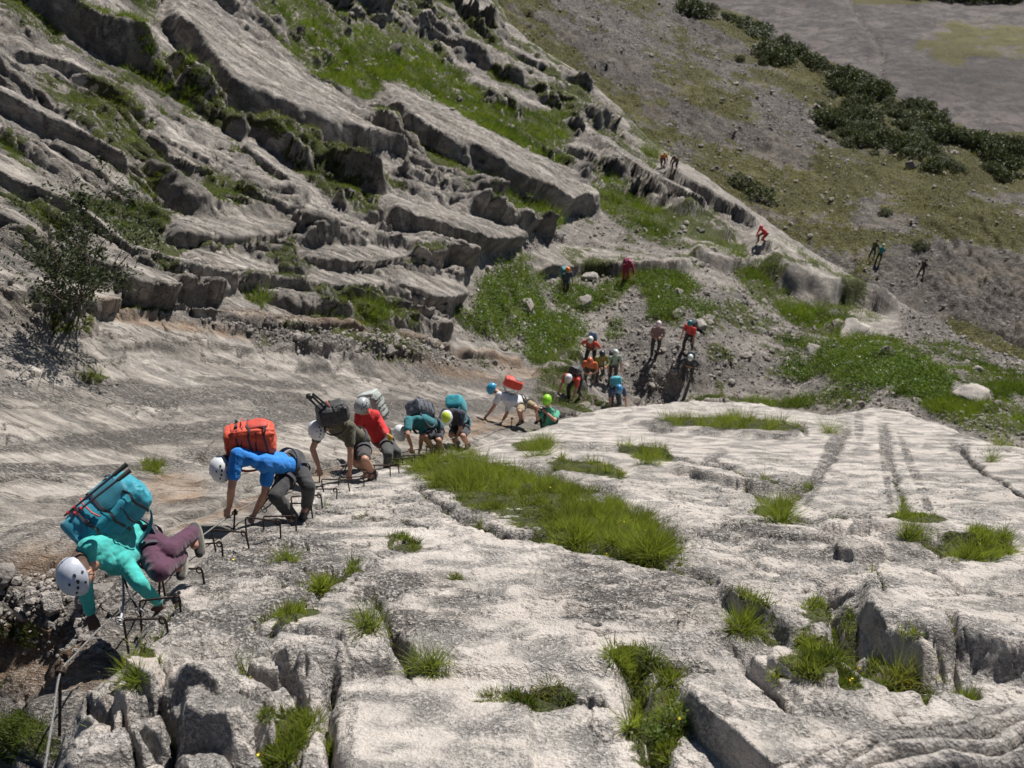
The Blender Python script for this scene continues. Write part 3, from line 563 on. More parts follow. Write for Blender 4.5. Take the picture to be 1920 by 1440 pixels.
M3[..., 0] = np.clip(0.60 + 0.75 * a_lo + 0.75 * a_md + .3 * a_hi + 0.30 * gauss_blobs(U3, V3, [(1560, 400, 280, 70, 28), (1350, 210, 200, 24, 25), (1800, 400, 160, 60, 20), (1400, 70, 120, 20, 25)]) - 0.5 * rocky - 0.5 * gauss_blobs(U3, V3, [(1480, 240, 90, 50, 45), (1700, 440, 130, 30, 25), (1850, 560, 200, 90, 15), (1120, 60, 120, 60, 25)]), 0, 1)
M3[..., 3] = np.clip(0.8 - rocky * .4 + a_md, 0, 1)
M3[..., 1] = np.clip(0.3 + a_md, 0, 1)
hill = rock_mat('stony_turf', (0.19, 0.168, 0.14), (0.10, 0.088, 0.072), 5.0, 1.0, 0.6)
def recolor_soil(mat, c0, c1):
    for n in mat.node_tree.nodes:
        if n.type == 'MIX' and abs(n.inputs[6].default_value[0] - 0.045) < 1e-4 and abs(n.inputs[7].default_value[0] - 0.085) < 1e-4:
            n.inputs[6].default_value = c0 + (1,); n.inputs[7].default_value = c1 + (1,)
recolor_soil(hill, (0.064, 0.058, 0.022), (0.135, 0.128, 0.040))
me = grid_mesh('hillside', P3, (sr3 > -200), M3)
tag(link('hillside', me, hill), kind='structure')

# ---------------- 4. scree slope across the valley
gu4 = np.arange(400, 2500, 5 * RES); gv4 = np.arange(-500, 420, 5 * RES); U4, V4 = np.meshgrid(gu4, gv4)
T4 = 1 / np.maximum(1 / 300. + (V4 - 60) * 0.0000062 + (U4 - 1600) * 0.0000002, 1 / 900.)
P0 = px(U4, V4, T4); n4 = normals(P0); c_lo = fbm(P0, 40, 4, .5, 501); c_md = fbm(P0, 8, 5, .6, 511)
TRAIL = [(1570, -60), (1590, 0), (1612, 40), (1640, 80), (1658, 110), (1650, 140), (1660, 175), (1700, 215)]
td, _ = seg_dist(U4 + 6 * c_md, V4, TRAIL)
P4 = P0 + n4 * (2.5 * c_lo + 0.6 * c_md - 0.8 * np.exp(-(td / 5) ** 2))[..., None]
M4 = np.zeros(U4.shape + (4,))
M4[..., 0] = np.clip(gauss_blobs(U4, V4, [(1850, 75, 110, 45, 5), (1760, 100, 60, 30, 20), (1660, 5, 110, 9, 0)]) * (.75 + c_md), 0, .9)
M4[..., 2] = np.clip(0.22 * np.exp(-(td / 5) ** 2), 0, 1); M4[..., 3] = 1.3 * np.exp(-(td / 6) ** 2); M4[..., 1] = np.clip(0.5 * sst(.0, .5, c_lo + .5 * c_md), 0, 1)
scr = rock_mat('scree', (0.185, 0.162, 0.155), (0.115, 0.104, 0.104), 8.0, 1.0, 0.6); recolor_soil(scr, (0.10, 0.092, 0.04), (0.15, 0.135, 0.05))
me = grid_mesh('scree_slope', P4, np.ones(U4.shape, bool), M4)
tag(link('scree_slope', me, scr), kind='structure')
# ================================================================ VEGETATION, STONES
def surf_pt(P, gu_, u, v, bad=None, far=False):
    j = int(np.clip(round((u - gu_[0]) / (gu_[1] - gu_[0])), 2, len(gu_) - 3))
    _, vv, tt = proj(P[:, j]); ok = np.abs(vv - v) < 4
    if bad is not None: ok &= ~bad[:, j]
    ok = np.where(ok)[0]
    i = ok[np.argmin(tt[ok])] if len(ok) else int(np.argmin(np.abs(vv - v)))
    return Vector(P[i, j])
def gully_pt(u, v): return surf_pt(P2, gu2, u, v, ~keep2)
def hill_pt(u, v): return surf_pt(P3, gu3, u, v)
def any_pt(u, v):
    p = slab_pt(u, v)[0]; uu, vv, _ = proj(np.array(p))
    return p if abs(uu - u) < 12 and abs(vv - v) < 12 else gully_pt(u, v)
def grass_mat(name, c0, c1, tr=0.45):
    m = bpy.data.materials.new(name); m.use_nodes = True; nt = m.node_tree; nt.nodes.clear(); L = nt.links
    out = N(nt, 'OutputMaterial'); at = N(nt, 'Attribute', attribute_name='tint'); sp = N(nt, 'SeparateColor'); L.new(at.outputs['Color'], sp.inputs[0])
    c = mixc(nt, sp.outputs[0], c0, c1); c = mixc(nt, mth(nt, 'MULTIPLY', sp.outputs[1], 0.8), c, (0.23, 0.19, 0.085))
    d = N(nt, 'BsdfPrincipled', i_Roughness=0.6); d.inputs['Specular IOR Level'].default_value = 0.3; t = N(nt, 'BsdfTranslucent')
    L.new(c, d.inputs['Base Color']); L.new(mixc(nt, 1.0, c, (1.15, 1.25, 0.6), 'MULTIPLY'), t.inputs[0])
    mx = N(nt, 'MixShader'); mx.inputs[0].default_value = tr; L.new(d.outputs[0], mx.inputs[1]); L.new(t.outputs[0], mx.inputs[2]); L.new(mx.outputs[0], out.inputs[0]); return m
G_LUSH = grass_mat('lush_grass', (0.030, 0.062, 0.010), (0.17, 0.22, 0.035))
G_DRY = grass_mat('alpine_turf', (0.050, 0.080, 0.016), (0.27, 0.31, 0.06))
G_LEAF = grass_mat('shrub_leaves', (0.022, 0.035, 0.014), (0.075, 0.09, 0.045), 0.25)
G_HILL = grass_mat('hill_turf', (0.060, 0.060, 0.022), (0.145, 0.135, 0.048), 0.3)
G_PINE = grass_mat('pine_needles', (0.028, 0.042, 0.016), (0.105, 0.12, 0.048), 0.15)
G_HERB = grass_mat('herb_leaves', (0.06, 0.11, 0.02), (0.15, 0.20, 0.045), 0.4)
def blades(org, nper, hgt, wid, spread, lean, rng, up=None, droop=0.35, dry=0.15, segs=3, greens=None):
    """curved tapering grass blades; org (n,3), hgt (n,) -> verts, faces, tint"""
    n = len(org); k = n * nper; o = np.repeat(org, nper, 0); h = np.repeat(hgt, nper) * rng.uniform(0.45, 1.15, k)
    a = rng.uniform(0, 2 * np.pi, k); r = np.sqrt(rng.uniform(0, 1, k)) * np.repeat(spread, nper)
    out = np.stack([np.cos(a), np.sin(a), np.zeros(k)], -1); o = o + out * r[:, None]
    ld = lean * rng.uniform(0.2, 1.3, k); upv = np.array([0, 0, 1.0]) if up is None else np.repeat(up, nper, 0)
    d0 = upv + out * ld[:, None] + rng.normal(0, 0.18, (k, 3)); d0 /= np.linalg.norm(d0, axis=1, keepdims=True)
    side = np.cross(d0, rng.normal(0, 1, (k, 3))); side /= np.linalg.norm(side, axis=1, keepdims=True)
    w_ = np.repeat(wid, nper) * rng.uniform(.7, 1.3, k); V = []; dr = droop * rng.uniform(.3, 1.6, k)
    for s in range(segs + 1):
        f = s / segs; c = o + d0 * (h * f)[:, None] + (out * (0.5 * dr * h * f * f)[:, None]) - np.array([0, 0, 1]) * (0.45 * dr * h * f * f)[:, None]
        ww = w_ * (1 - f ** 1.5) * 0.5
        if s < segs: V += [c - side * ww[:, None], c + side * ww[:, None]]
        else: V.append(c)
    m = 2 * segs + 1; V = np.stack(V, 1).reshape(-1, 3); b = (np.arange(k) * m)[:, None]
    Q = []
    for s in range(segs - 1): Q.append(b + np.array([[2 * s, 2 * s + 1, 2 * s + 3]])); Q.append(b + np.array([[2 * s, 2 * s + 3, 2 * s + 2]]))
    Q.append(b + np.array([[2 * segs - 2, 2 * segs - 1, 2 * segs]])); Fc = np.concatenate(Q)
    g = (rng.uniform(0, 1, k) * 0.6 + (np.repeat(greens, nper) if greens is not None else 0.2)); dd = (rng.uniform(0, 1, k) < dry) * rng.uniform(.4, 1, k)
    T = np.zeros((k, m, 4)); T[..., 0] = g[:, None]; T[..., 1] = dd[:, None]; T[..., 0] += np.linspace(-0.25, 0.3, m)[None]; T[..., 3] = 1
    return V, Fc, np.clip(T, 0, 1).reshape(-1, 4)
def leaves(C_, siz, rng, asp=0.5):
    """small folded leaves at given centres"""
    k = len(C_); d = rng.normal(0, 1, (k, 3)); d[:, 2] = np.abs(d[:, 2]) * .6; d /= np.linalg.norm(d, axis=1, keepdims=True)
    s = np.cross(d, rng.normal(0, 1, (k, 3))); s /= np.linalg.norm(s, axis=1, keepdims=True); sz = siz * rng.uniform(.6, 1.3, k)
    V = np.stack([C_, C_ + d * (sz * .5)[:, None] + s * (sz * asp * .5)[:, None], C_ + d * sz[:, None], C_ + d * (sz * .5)[:, None] - s * (sz * asp * .5)[:, None]], 1)
    b = (np.arange(k) * 4)[:, None]; Fc = np.concatenate([b + [[0, 1, 2]], b + [[0, 2, 3]]])
    T = np.zeros((k, 4, 4)); T[..., 0] = rng.uniform(0, 1, k)[:, None]; T[..., 3] = 1; return V.reshape(-1, 3), Fc, T.reshape(-1, 4)
def tinted(name, V, Fc, T, mat, parent=None, loc=None):
    me = np_mesh(name, V, Fc, True); set_mask(me, T, 'tint'); return link(name, me, mat, parent, loc)
RG = np.random.default_rng(7)
def sample(P, M, keep, n, lo=0.42, ch=0, wfun=None):
    m = M[..., ch].ravel().copy(); m[~keep.ravel()] = 0; m[m < lo] = 0
    u, v, t = proj(P.reshape(-1, 3)); m[(u < -260) | (u > 2180) | (v < -150) | (v > 1560)] = 0
    if wfun is not None: m = m * wfun(u, v, t)
    m /= m.sum(); i = RG.choice(len(m), n, p=m); return P.reshape(-1, 3)[i] + RG.normal(0, 0.006, (n, 3)) * t[i][:, None] * 0.2, t[i], u[i], v[i]
VEG = 1.0
# near turf on the slab
CL1 = sst(-0.02, 0.30, fbm(P1.reshape(-1, 3), .20, 3, .5, 66)); CL2 = sst(-0.15, 0.25, fbm(P2.reshape(-1, 3), .8, 3, .5, 68))
O, t, u, v = sample(P1, M1, (drop < 0.5), int(4600 * VEG), wfun=lambda u, v, t: 0.025 + CL1)
tall = 0.35 + 0.85 * np.maximum(0, fbm(O, .16, 2, .5, 66)) * 1.6 + 0.75 * gauss_blobs(u, v, [(860, 890, 70, 40, 10), (1130, 980, 120, 50, 20), (1230, 1010, 60, 40, 0), (1365, 800, 170, 14, 0), (1450, 950, 40, 25, 0)]) + 0.25 * fbm(O, .5, 3, .5, 5)
O = O - np.array([0, 0, 0.01])
V, Fc, T = blades(O, 20, 0.16 * np.clip(tall, .2, 2) * np.clip(t / 10, 1, 2.2), np.full(len(O), 0.0055), np.full(len(O), 0.035), 0.6, RG, dry=0.25, greens=0.15 + 1.2 * fbm(O, .22, 3, .5, 67) + 0.2 * (tall > .8))
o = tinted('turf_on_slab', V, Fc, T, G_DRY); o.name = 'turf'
tag(o, 'dense green turf filling the hollows and cracks of the pale slab', 'grass', kind='stuff')
# lush growth in the gully and turf bands on the flank
def lush(u, v): return gauss_blobs(u, v, [(960, 560, 95, 130, 35), (1040, 620, 80, 90, 40), (1230, 560, 130, 70, 5), (1420, 520, 110, 40, 25), (1520, 590, 120, 36, 25), (1650, 690, 190, 75, 12), (1850, 770, 190, 80, 18), (1400, 760, 150, 14, 0), (860, 195, 200, 55, 32), (640, 100, 150, 70, 35), (1020, 260, 60, 60, 0), (1180, 390, 110, 40, 35), (960, 380, 120, 40, 20), (300, 100, 80, 120, -40), (1050, 405, 50, 25, 0)])
O, t, u, v = sample(P2, M2, keep2, int(48000 * VEG), 0.40, wfun=lambda u, v, t: 0.12 + CL2)
lu = lush(u, v); hh = (0.07 + 0.26 * lu * (0.6 + 0.5 * RG.uniform(0, 1, len(O)))) * np.clip(t / 30, 0.55, 1.6)
V, Fc, T = blades(O, 9, hh, 0.0105 * np.clip(t / 30, .45, 2.2), 0.10 * np.clip(t / 30, .4, 2), 0.6, RG, dry=0.10, segs=2, greens=-0.05 + 0.3 * lu + 0.8 * fbm(O, 1.8, 3, .5, 6))
m_ = np.repeat(lu > 0.25, 9 * 2)  # two triangles... resolved below
k = len(O) * 9; fb = np.repeat(lu > 0.2, 9); sel = np.concatenate([fb, fb, fb])
def subset(V, Fc, T, s):
    Fs = Fc[s]; used, inv = np.unique(Fs.ravel(), return_inverse=True); return V[used], inv.reshape(Fs.shape), T[used]
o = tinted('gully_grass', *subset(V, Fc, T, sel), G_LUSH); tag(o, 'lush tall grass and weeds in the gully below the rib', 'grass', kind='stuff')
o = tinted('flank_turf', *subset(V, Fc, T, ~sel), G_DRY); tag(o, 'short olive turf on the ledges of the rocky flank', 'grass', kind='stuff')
# broad-leaved weeds and white umbels in the gully
O, t, u, v = sample(P2, M2, keep2, int(9000 * VEG), 0.45, wfun=lambda u, v, t: gauss_blobs(u, v, [(980, 570, 100, 110, 35), (1090, 600, 70, 60, 0), (1170, 635, 40, 40, 0), (1240, 560, 120, 50, 0), (1640, 700, 140, 50, 12), (1550, 700, 90, 50, 0)]) + 1e-5)
C_ = np.repeat(O, 5, 0) + RG.normal(0, 0.09, (len(O) * 5, 3)); C_[:, 2] = np.repeat(O[:, 2], 5) + RG.uniform(0.03, 0.34, len(C_))
V, Fc, T = leaves(C_, np.full(len(C_), 0.085), RG, 0.6)
tag(tinted('gully_weeds', V, Fc, T, G_HERB), 'leafy green weeds growing through the gully grass', 'weeds', kind='stuff')
M_FLOWER = simple_mat('flower_white', (0.72, 0.72, 0.60), 0.8)
M_YEL = simple_mat('flower_yellow', (0.75, 0.60, 0.04), 0.8)
s_ = RG.choice(len(O), 70); C_ = np.repeat(O[s_], 7, 0) + RG.normal(0, .045, (70 * 7, 3)); C_[:, 2] = np.repeat(O[s_][:, 2] + 0.38, 7) + RG.uniform(0, .03, 70 * 7)
V, Fc, T = leaves(C_, np.full(len(C_), 0.045), RG, 1.0)
tag(tinted('white_umbels', V, Fc, T, M_FLOWER), 'small white umbel flowers above the gully weeds', 'flowers', kind='stuff')
O, t, u, v = sample(P1, M1, (drop < 0.5), 46); C_ = np.repeat(O, 4, 0) + RG.normal(0, .008, (46 * 4, 3)); C_[:, 2] += 0.09
V, Fc, T = leaves(C_, np.full(len(C_), 0.016), RG, 1.0)
tag(tinted('yellow_flowers', V, Fc, T, M_YEL), 'tiny yellow flowers in the turf on the slab', 'flowers', kind='stuff')
# hillside turf
O, t, u, v = sample(P3, M3, sr3 > 0, int(26000 * VEG), 0.40)
V, Fc, T = blades(O, 6, 0.22 * RG.uniform(.5, 1.6, len(O)) * np.clip(t / 90, .6, 1.6), 0.05 * np.clip(t / 90, .6, 2), 0.28 * np.clip(t / 90, .6, 2), 0.7, RG, dry=0.35, segs=2, greens=0.1 + .4 * fbm(O, 6, 3, .5, 9))
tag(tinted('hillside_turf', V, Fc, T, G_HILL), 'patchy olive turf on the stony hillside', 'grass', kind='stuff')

# -------- single tufts growing in cracks of the slab
def make_tuft(name, u, v, h, r, n, label, cat='grass tuft', mat=None, lean=0.6, wid=0.005, dry=0.12, place=None, lift=-0.01, group='grass tufts in the rock'):
    p = (place or any_pt)(u, v); rng = np.random.default_rng(int(u * 7 + v))
    c = np.zeros((6, 3)); c[:, 0] = rng.normal(0, r * .45, 6); c[:, 1] = rng.normal(0, r * .35, 6)
    V, Fc, T = blades(c, max(1, n // 6), np.full(6, h) * rng.uniform(.7, 1.15, 6), np.full(6, wid), np.full(6, r * .55), lean, rng, dry=dry, greens=np.full(6, .35))
    o = tinted(name, V, Fc, T, mat or G_DRY, loc=p + Vector((0, 0, lift))); tag(o, label, cat, group); return o
TUFTS = [
 (862, 905, .26, .16, 620, 'tall bright green grass tuft at the left end of the long turf strip', None), (1032, 905, .20, .13, 420, 'green grass tuft behind the middle of the long turf strip', None),
 (1115, 965, .21, .13, 460, 'grass tuft standing in the middle of the long turf strip', None), (1225, 1035, .24, .17, 620, 'thick grass tuft at the lower right end of the long turf strip', None),
 (1080, 1010, .20, .12, 460, 'grass tuft on the lower edge of the long turf strip', None),
 (1002, 850, .30, .19, 420, 'lone round grass tuft between the green helmet and the turf strip', None), (1462, 975, .22, .13, 520, 'yellow green grass tuft right of the long strip on bright slab', None),
 (1215, 866, .26, .16, 300, 'green grass tuft growing beside the dark crack in the slab', None), (1555, 808, .30, .16, 300, 'grass tuft at the top of the grey pitted streak', None),
 (540, 1045, .13, .11, 380, 'small grass tuft on bare slab below the second staple group', None), (688, 1175, .14, .07, 300, 'dark grass tuft growing in the short upright crack', None),
 (805, 1255, .12, .11, 360, 'grass tuft under the dark triangular rock face', None), (458, 1262, .15, .07, 90, 'thin spiky grass tuft above the broken blocks', None),
 (1874, 830, .24, .13, 240, 'small round grass tuft near the crest at the right', None), (1858, 862, .20, .08, 160, 'tiny bluish grass tuft on slab under a round one', None),
 (1400, 1180, .14, .12, 420, 'grass tuft in front of the pale block with pitted top', None), (1722, 1000, .13, .12, 330, 'low brownish green tuft on the right hand ridge of slab', None), (1820, 1045, .15, .16, 420, 'wide grass tuft above the large right hand block', None),
 (573, 1360, .09, .09, 330, 'grass tuft between rounded blocks at the bottom', None), (620, 1425, .11, .08, 300, 'grass tuft in the dark cleft at the bottom edge', None), (262, 1278, .08, .07, 240, 'small grass tuft on the block under the lowest staple', None),
 (285, 880, .16, .16, 320, 'grass tuft in the dark hollow above the turquoise backpack', None), (170, 706, .16, .17, 200, 'grass tuft in a thin crack of the left slab', None),
 (690, 590, .75, .38, 520, 'tall bright grass tuft hanging below the overhanging blocks', 'L'), (1030, 418, .8, .75, 900, 'large yellow green grass clump beneath the long leaning slab', 'L'), (470, 562, .35, .5, 420, 'grass clump on the ledge above the orange seep', 'L'),
 (1225, 290, 1.3, 1.1, 700, 'bright grass clump on the rib beside two tiny climbers', 'L')]
for (u, v, h, r, n, lb, k) in TUFTS: make_tuft('grass_tuft', u, v, h * (1.75 if not k else 1.1), r * .9, int(n * 1.15), lb, mat=G_LUSH if k else None, wid=0.004 if not k else 0.012)
make_tuft('dry_grass', 1700, 1275, .26, .12, 260, 'long pale yellow grass leaning out of the deep hole', mat=G_DRY, dry=0.75, lean=0.5)
make_tuft('cushion_plant', 852, 1083, .05, .07, 260, 'small dark cushion plant on the bright middle slab', 'cushion plant', dry=.5, lean=1.2)
make_tuft('cushion_plant', 1030, 1300, .045, .10, 420, 'reddish brown cushion plant in the hollow of the front slab', 'cushion plant', dry=.9, lean=1.4)
make_tuft('cushion_plant', 930, 1312, .05, .09, 360, 'olive cushion plant beside the reddish one', 'cushion plant', dry=.35, lean=1.4)
# leafy plant at the bottom
def stick(bm_pts, r0, r1, nseg=6):
    """tapered tube through points -> V, F (quads)"""
    P = np.array([list(p) for p in bm_pts], float); n = len(P); V = []
    for i in range(n):
        d = P[min(i + 1, n - 1)] - P[max(i - 1, 0)]; d /= np.linalg.norm(d) + 1e-9
        a = np.cross(d, [0.3, 0.5, 0.81]); a /= np.linalg.norm(a) + 1e-9; b = np.cross(d, a); r = r0 + (r1 - r0) * i / max(1, n - 1)
        for k in range(nseg): th = 2 * math.pi * k / nseg; V.append(P[i] + (a * math.cos(th) + b * math.sin(th)) * r)
    Fq = [[i * nseg + k, i * nseg + (k + 1) % nseg, (i + 1) * nseg + (k + 1) % nseg, (i + 1) * nseg + k] for i in range(n - 1) for k in range(nseg)]
    return np.array(V), np.array(Fq)
def merge(parts):
    V = []; Fq = []; o = 0
    for v_, f_ in parts: V.append(v_); Fq.append(f_ + o); o += len(v_)
    return np.concatenate(V), np.concatenate(Fq)
M_BARK = simple_mat('bark', (0.16, 0.13, 0.105), 0.9, 0.3)
def make_shrub(name, base, tips, label, cat, leafmat, nleaf, lsz, r0, spread, seed, group=None):
    root = bpy.data.objects.new(name, None); COL.objects.link(root); root.location = base; tag(root, label, cat, group)
    rng = np.random.default_rng(seed); st_ = []; lf = []
    for tip in tips:
        tip = np.array(list(Vector(tip) - base)); mid = tip * .5 + rng.normal(0, np.linalg.norm(tip) * .10, 3); L_ = np.linalg.norm(tip)
        pts = [(1 - s) ** 2 * np.zeros(3) + 2 * s * (1 - s) * mid + s * s * tip for s in np.linspace(0, 1, 7)]; st_.append(stick(pts, r0, r0 * .3))
        for q in range(9):
            s = rng.uniform(.3, 1); b_ = pts[int(s * 6)]; e_ = b_ + rng.normal(0, 1, 3) * spread * 1.1; st_.append(stick([b_, (b_ + e_) / 2 + rng.normal(0, spread * .15, 3), e_], r0 * .35, r0 * .12, 4))
            for k2 in range(max(1, nleaf // (9 * len(tips)))): f_ = rng.uniform(.25, 1.15); lf.append(b_ + (e_ - b_) * f_ + rng.normal(0, spread * .22, 3))
    V, Fq = merge(st_); link('stem', np_mesh('stem', V, Fq), M_BARK, root)
    V, Fc, T = leaves(np.array(lf), np.full(len(lf), lsz), rng, .55); tinted('foliage', V, Fc, T, leafmat, root); return root
b_ = gully_pt(135, 560)
make_shrub('willow_shrub', b_, [px(x, y, t_) for x, y, t_ in [(130, 320, 14.6), (95, 380, 14.3), (190, 360, 14.7), (275, 370, 15.1), (220, 430, 14.6), (85, 440, 14.4), (130, 450, 14.0), (70, 500, 14.5), (300, 400, 15.3), (160, 500, 14.2), (90, 540, 13.9), (250, 310, 15.4)]],
           'grey green leafy shrub on thin bare stems at the left cliff foot', 'shrub', G_LEAF, 5200, 0.066, 0.013, 0.25, 3)
b_ = slab_pt(1240, 1400)[0] - Vector((0, 0, .05))
make_shrub('leafy_herb', b_, [b_ + Vector((x, y, z)) for x, y, z in [(-.10, .10, .16), (.08, .14, .18), (-.02, .05, .22), (.12, .0, .12), (-.14, .0, .12), (0.02, .2, .14), (.14, .12, .2)]], 'low leafy green herb growing in the cleft at the bottom', 'herb', G_HERB, 900, 0.022, 0.004, 0.05, 5)

# -------- dwarf pines along the ridge
def pine_mesh(seed):
    rng = np.random.default_rng(seed); k = 1500; a = rng.uniform(0, 2 * np.pi, k); z = rng.uniform(0, 1, k) ** .8; r = np.sqrt(1 - z * z * .9) * rng.uniform(.55, 1.05, k)
    lob = 1 + .25 * np.sin(3 * a + seed) + .15 * np.sin(7 * a + 2 * seed); C_ = np.stack([np.cos(a) * r * lob, np.sin(a) * r * lob, z * .62 * (1 + .25 * np.sin(5 * a))], -1)
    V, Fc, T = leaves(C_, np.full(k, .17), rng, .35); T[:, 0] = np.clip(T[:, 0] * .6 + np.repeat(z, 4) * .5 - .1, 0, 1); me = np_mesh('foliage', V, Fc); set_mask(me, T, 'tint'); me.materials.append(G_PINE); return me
PM = [pine_mesh(s) for s in range(6)]
rr = random.Random(5)
PINES = []
for i in range(104):
    s = rr.random(); i0 = s * (len(RIDGE) - 5) + 3; a = int(i0); fr = i0 - a; x = RIDGE[a][0] * (1 - fr) + RIDGE[a + 1][0] * fr; y = RIDGE[a][1] * (1 - fr) + RIDGE[a + 1][1] * fr
    if 1270 < x < 1980: PINES.append((x, y + rr.uniform(4, 22), 'row'))
for cx, cy, rx_, ry_, n, wh in [(1600, 165, 80, 30, 14, 'upper left part of the thicket near the trail end'), (1650, 215, 90, 40, 26, 'broad middle of the thicket below the ridge'), (1690, 270, 60, 26, 14, 'lower middle of the thicket'), (1860, 320, 50, 18, 10, 'small patch at the right edge'), (1440, 110, 40, 10, 6, 'sparse patch under the upper ridge'), (1560, 230, 40, 20, 6, 'left fringe of the thicket'), (1740, 290, 50, 22, 8, 'right fringe of the thicket')]:
    for i in range(int(n * 1.4)): PINES.append((cx + rr.gauss(0, rx_ * .55), cy + rr.gauss(0, ry_ * .55) + 0, wh))
root0 = None
for i, (x, y, kd) in enumerate(PINES[:200]):
    p = hill_pt(x, y); s = rr.choice([.6, .9, 1.2, 1.6]) * rr.uniform(.8, 1.25) * p.length / 120; me_ = PM[i % 6]
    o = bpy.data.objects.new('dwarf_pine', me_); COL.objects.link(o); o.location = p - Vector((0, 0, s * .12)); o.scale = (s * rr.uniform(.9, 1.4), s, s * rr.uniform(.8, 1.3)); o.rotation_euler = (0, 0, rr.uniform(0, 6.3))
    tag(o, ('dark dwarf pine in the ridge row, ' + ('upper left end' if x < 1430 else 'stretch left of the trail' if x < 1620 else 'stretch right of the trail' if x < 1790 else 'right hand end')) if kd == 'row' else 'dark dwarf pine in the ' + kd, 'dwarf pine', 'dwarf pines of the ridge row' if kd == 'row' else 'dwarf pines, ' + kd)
for x, y, s, lb in [(1420, 372, 1.8, 'lone dark shrub behind the top of the long rib'), (1445, 105, 1.6, 'single shrub just below the ridge pines'), (1727, 462, .8, 'small round green bush above the far hikers'), (1660, 398, .7, 'tiny green bush alone on the hillside turf'), (1385, 345, 1.3, 'low dark shrub against the upper rib')]:
    o = bpy.data.objects.new('bush', PM[3]); COL.objects.link(o); p = hill_pt(x, y); o.location = p - Vector((0, 0, .1)); o.scale = (s, s, s); tag(o, lb, 'bush')
C_ = []
for (x, y) in [(1700 + i * 13, 4 - (i % 3) * 7) for i in range(18)]:
    i_, j_ = int(np.clip((y + 500) / (5 * RES), 0, P4.shape[0] - 1)), int(np.clip((x - 400) / (5 * RES), 0, P4.shape[1] - 1)); C_.append(P4[i_, j_])
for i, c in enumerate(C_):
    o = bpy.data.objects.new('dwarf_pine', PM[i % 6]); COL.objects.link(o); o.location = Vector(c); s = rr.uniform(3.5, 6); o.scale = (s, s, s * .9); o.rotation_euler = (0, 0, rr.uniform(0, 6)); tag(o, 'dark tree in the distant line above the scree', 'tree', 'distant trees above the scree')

# -------- stones
def stone_mesh(seed, sub=2, amp=.28, flat=.7):
    bm = bmesh.new(); bmesh.ops.create_icosphere(bm, subdivisions=sub, radius=1); me = bpy.data.meshes.new('stone'); bm.to_mesh(me); bm.free()
    V = np.zeros(len(me.vertices) * 3, np.float32); me.vertices.foreach_get('co', V); V = V.reshape(-1, 3)
    rng = np.random.default_rng(seed)
    for k in range(9):  # cut flat facets
        n = rng.normal(0, 1, 3); n /= np.linalg.norm(n); d = V @ n; c = rng.uniform(.45, .85); V = V - np.maximum(d - c, 0)[:, None] * n * .95
    V = V * (1 + amp * .5 * fbm(V + seed * 3.1, .7, 3, .5, seed))[:, None] * np.array([1, rng.uniform(.7, 1), flat]); return V, np.array([list(p.vertices) for p in me.polygons])
SV = [stone_mesh(s, 1) for s in range(6)]
def scatter_stones(name, O, siz, mat, label, mask=None):
    parts = []; off = 0; VV = []; FF = []
    for i in range(6):
        o = O[i::6]; s = siz[i::6]; v0, f0 = SV[i]; k = len(o); a = RG.uniform(0, 6.28, k); ca, sa = np.cos(a), np.sin(a)
        X = v0[None, :, 0] * ca[:, None] - v0[None, :, 1] * sa[:, None]; Y = v0[None, :, 0] * sa[:, None] + v0[None, :, 1] * ca[:, None]; Z = np.repeat(v0[None, :, 2], k, 0)
        V = np.stack([X, Y, Z], -1) * s[:, None, None] + o[:, None]; VV.append(V.reshape(-1, 3)); FF.append((f0[None] + (np.arange(k) * len(v0))[:, None, None]).reshape(-1, 3) + off); off += k * len(v0)
    me = np_mesh(name, np.concatenate(VV), np.concatenate(FF), False); return tag(link(name, me, mat), label, 'stones', kind='stuff')
M_STONE = rock_mat('loose_stone', (0.40, 0.37, 0.34), (0.20, 0.185, 0.17), 1.0, .6, .2, masked=False)
O, t, u, v = sample(P2, M2, keep2, int(16000 * VEG), 0.35, ch=3, wfun=lambda u, v, t: 1 / t ** 0.5)
scatter_stones('gully_gravel', O, 0.035 * np.exp(RG.normal(0, .55, len(O))) * np.clip(t / 30, .4, 1.6), M_STONE, 'loose grey gravel and pebbles on the gully path')
O, t, u, v = sample(P2, M2, keep2, 330, 0.0, ch=0, wfun=lambda u, v, t: gauss_blobs(u, v, [(1000, 560, 110, 130, 20), (1200, 560, 160, 60, 0), (1400, 600, 220, 60, 15), (1640, 660, 120, 40, 10), (1380, 470, 160, 30, 25), (860, 190, 180, 40, 32), (640, 90, 150, 60, 35)]) + 1e-7)
scatter_stones('gully_rocks', O, 0.17 * np.exp(RG.normal(0, .45, len(O))), M_STONE, 'pale rocks lying among the gully grass')
O, t, u, v = sample(P3, M3, sr3 > 0, int(15000 * VEG), 0.3, ch=3)
scatter_stones('hillside_stones', O, 0.10 * np.exp(RG.normal(0, .6, len(O))) * np.clip(t / 90, .6, 2), M_STONE, 'loose stones strewn over the hillside turf')
O, t, u, v = sample(P2, M2, keep2, 900, 0.0, ch=1, wfun=lambda u, v, t: gauss_blobs(u, v, [(60, 1130, 180, 60, 0), (130, 1200, 90, 40, 0)]) + 1e-6)
scatter_stones('hollow_rubble', O, 0.020 * np.exp(RG.normal(0, .6, len(O))), M_STONE, 'small rubble in the wet hollow at the left edge')
M_PALE = rock_mat('pale_boulder', (0.56, 0.52, 0.48), (0.42, 0.39, 0.36), 1.0, .8, .3, masked=False)
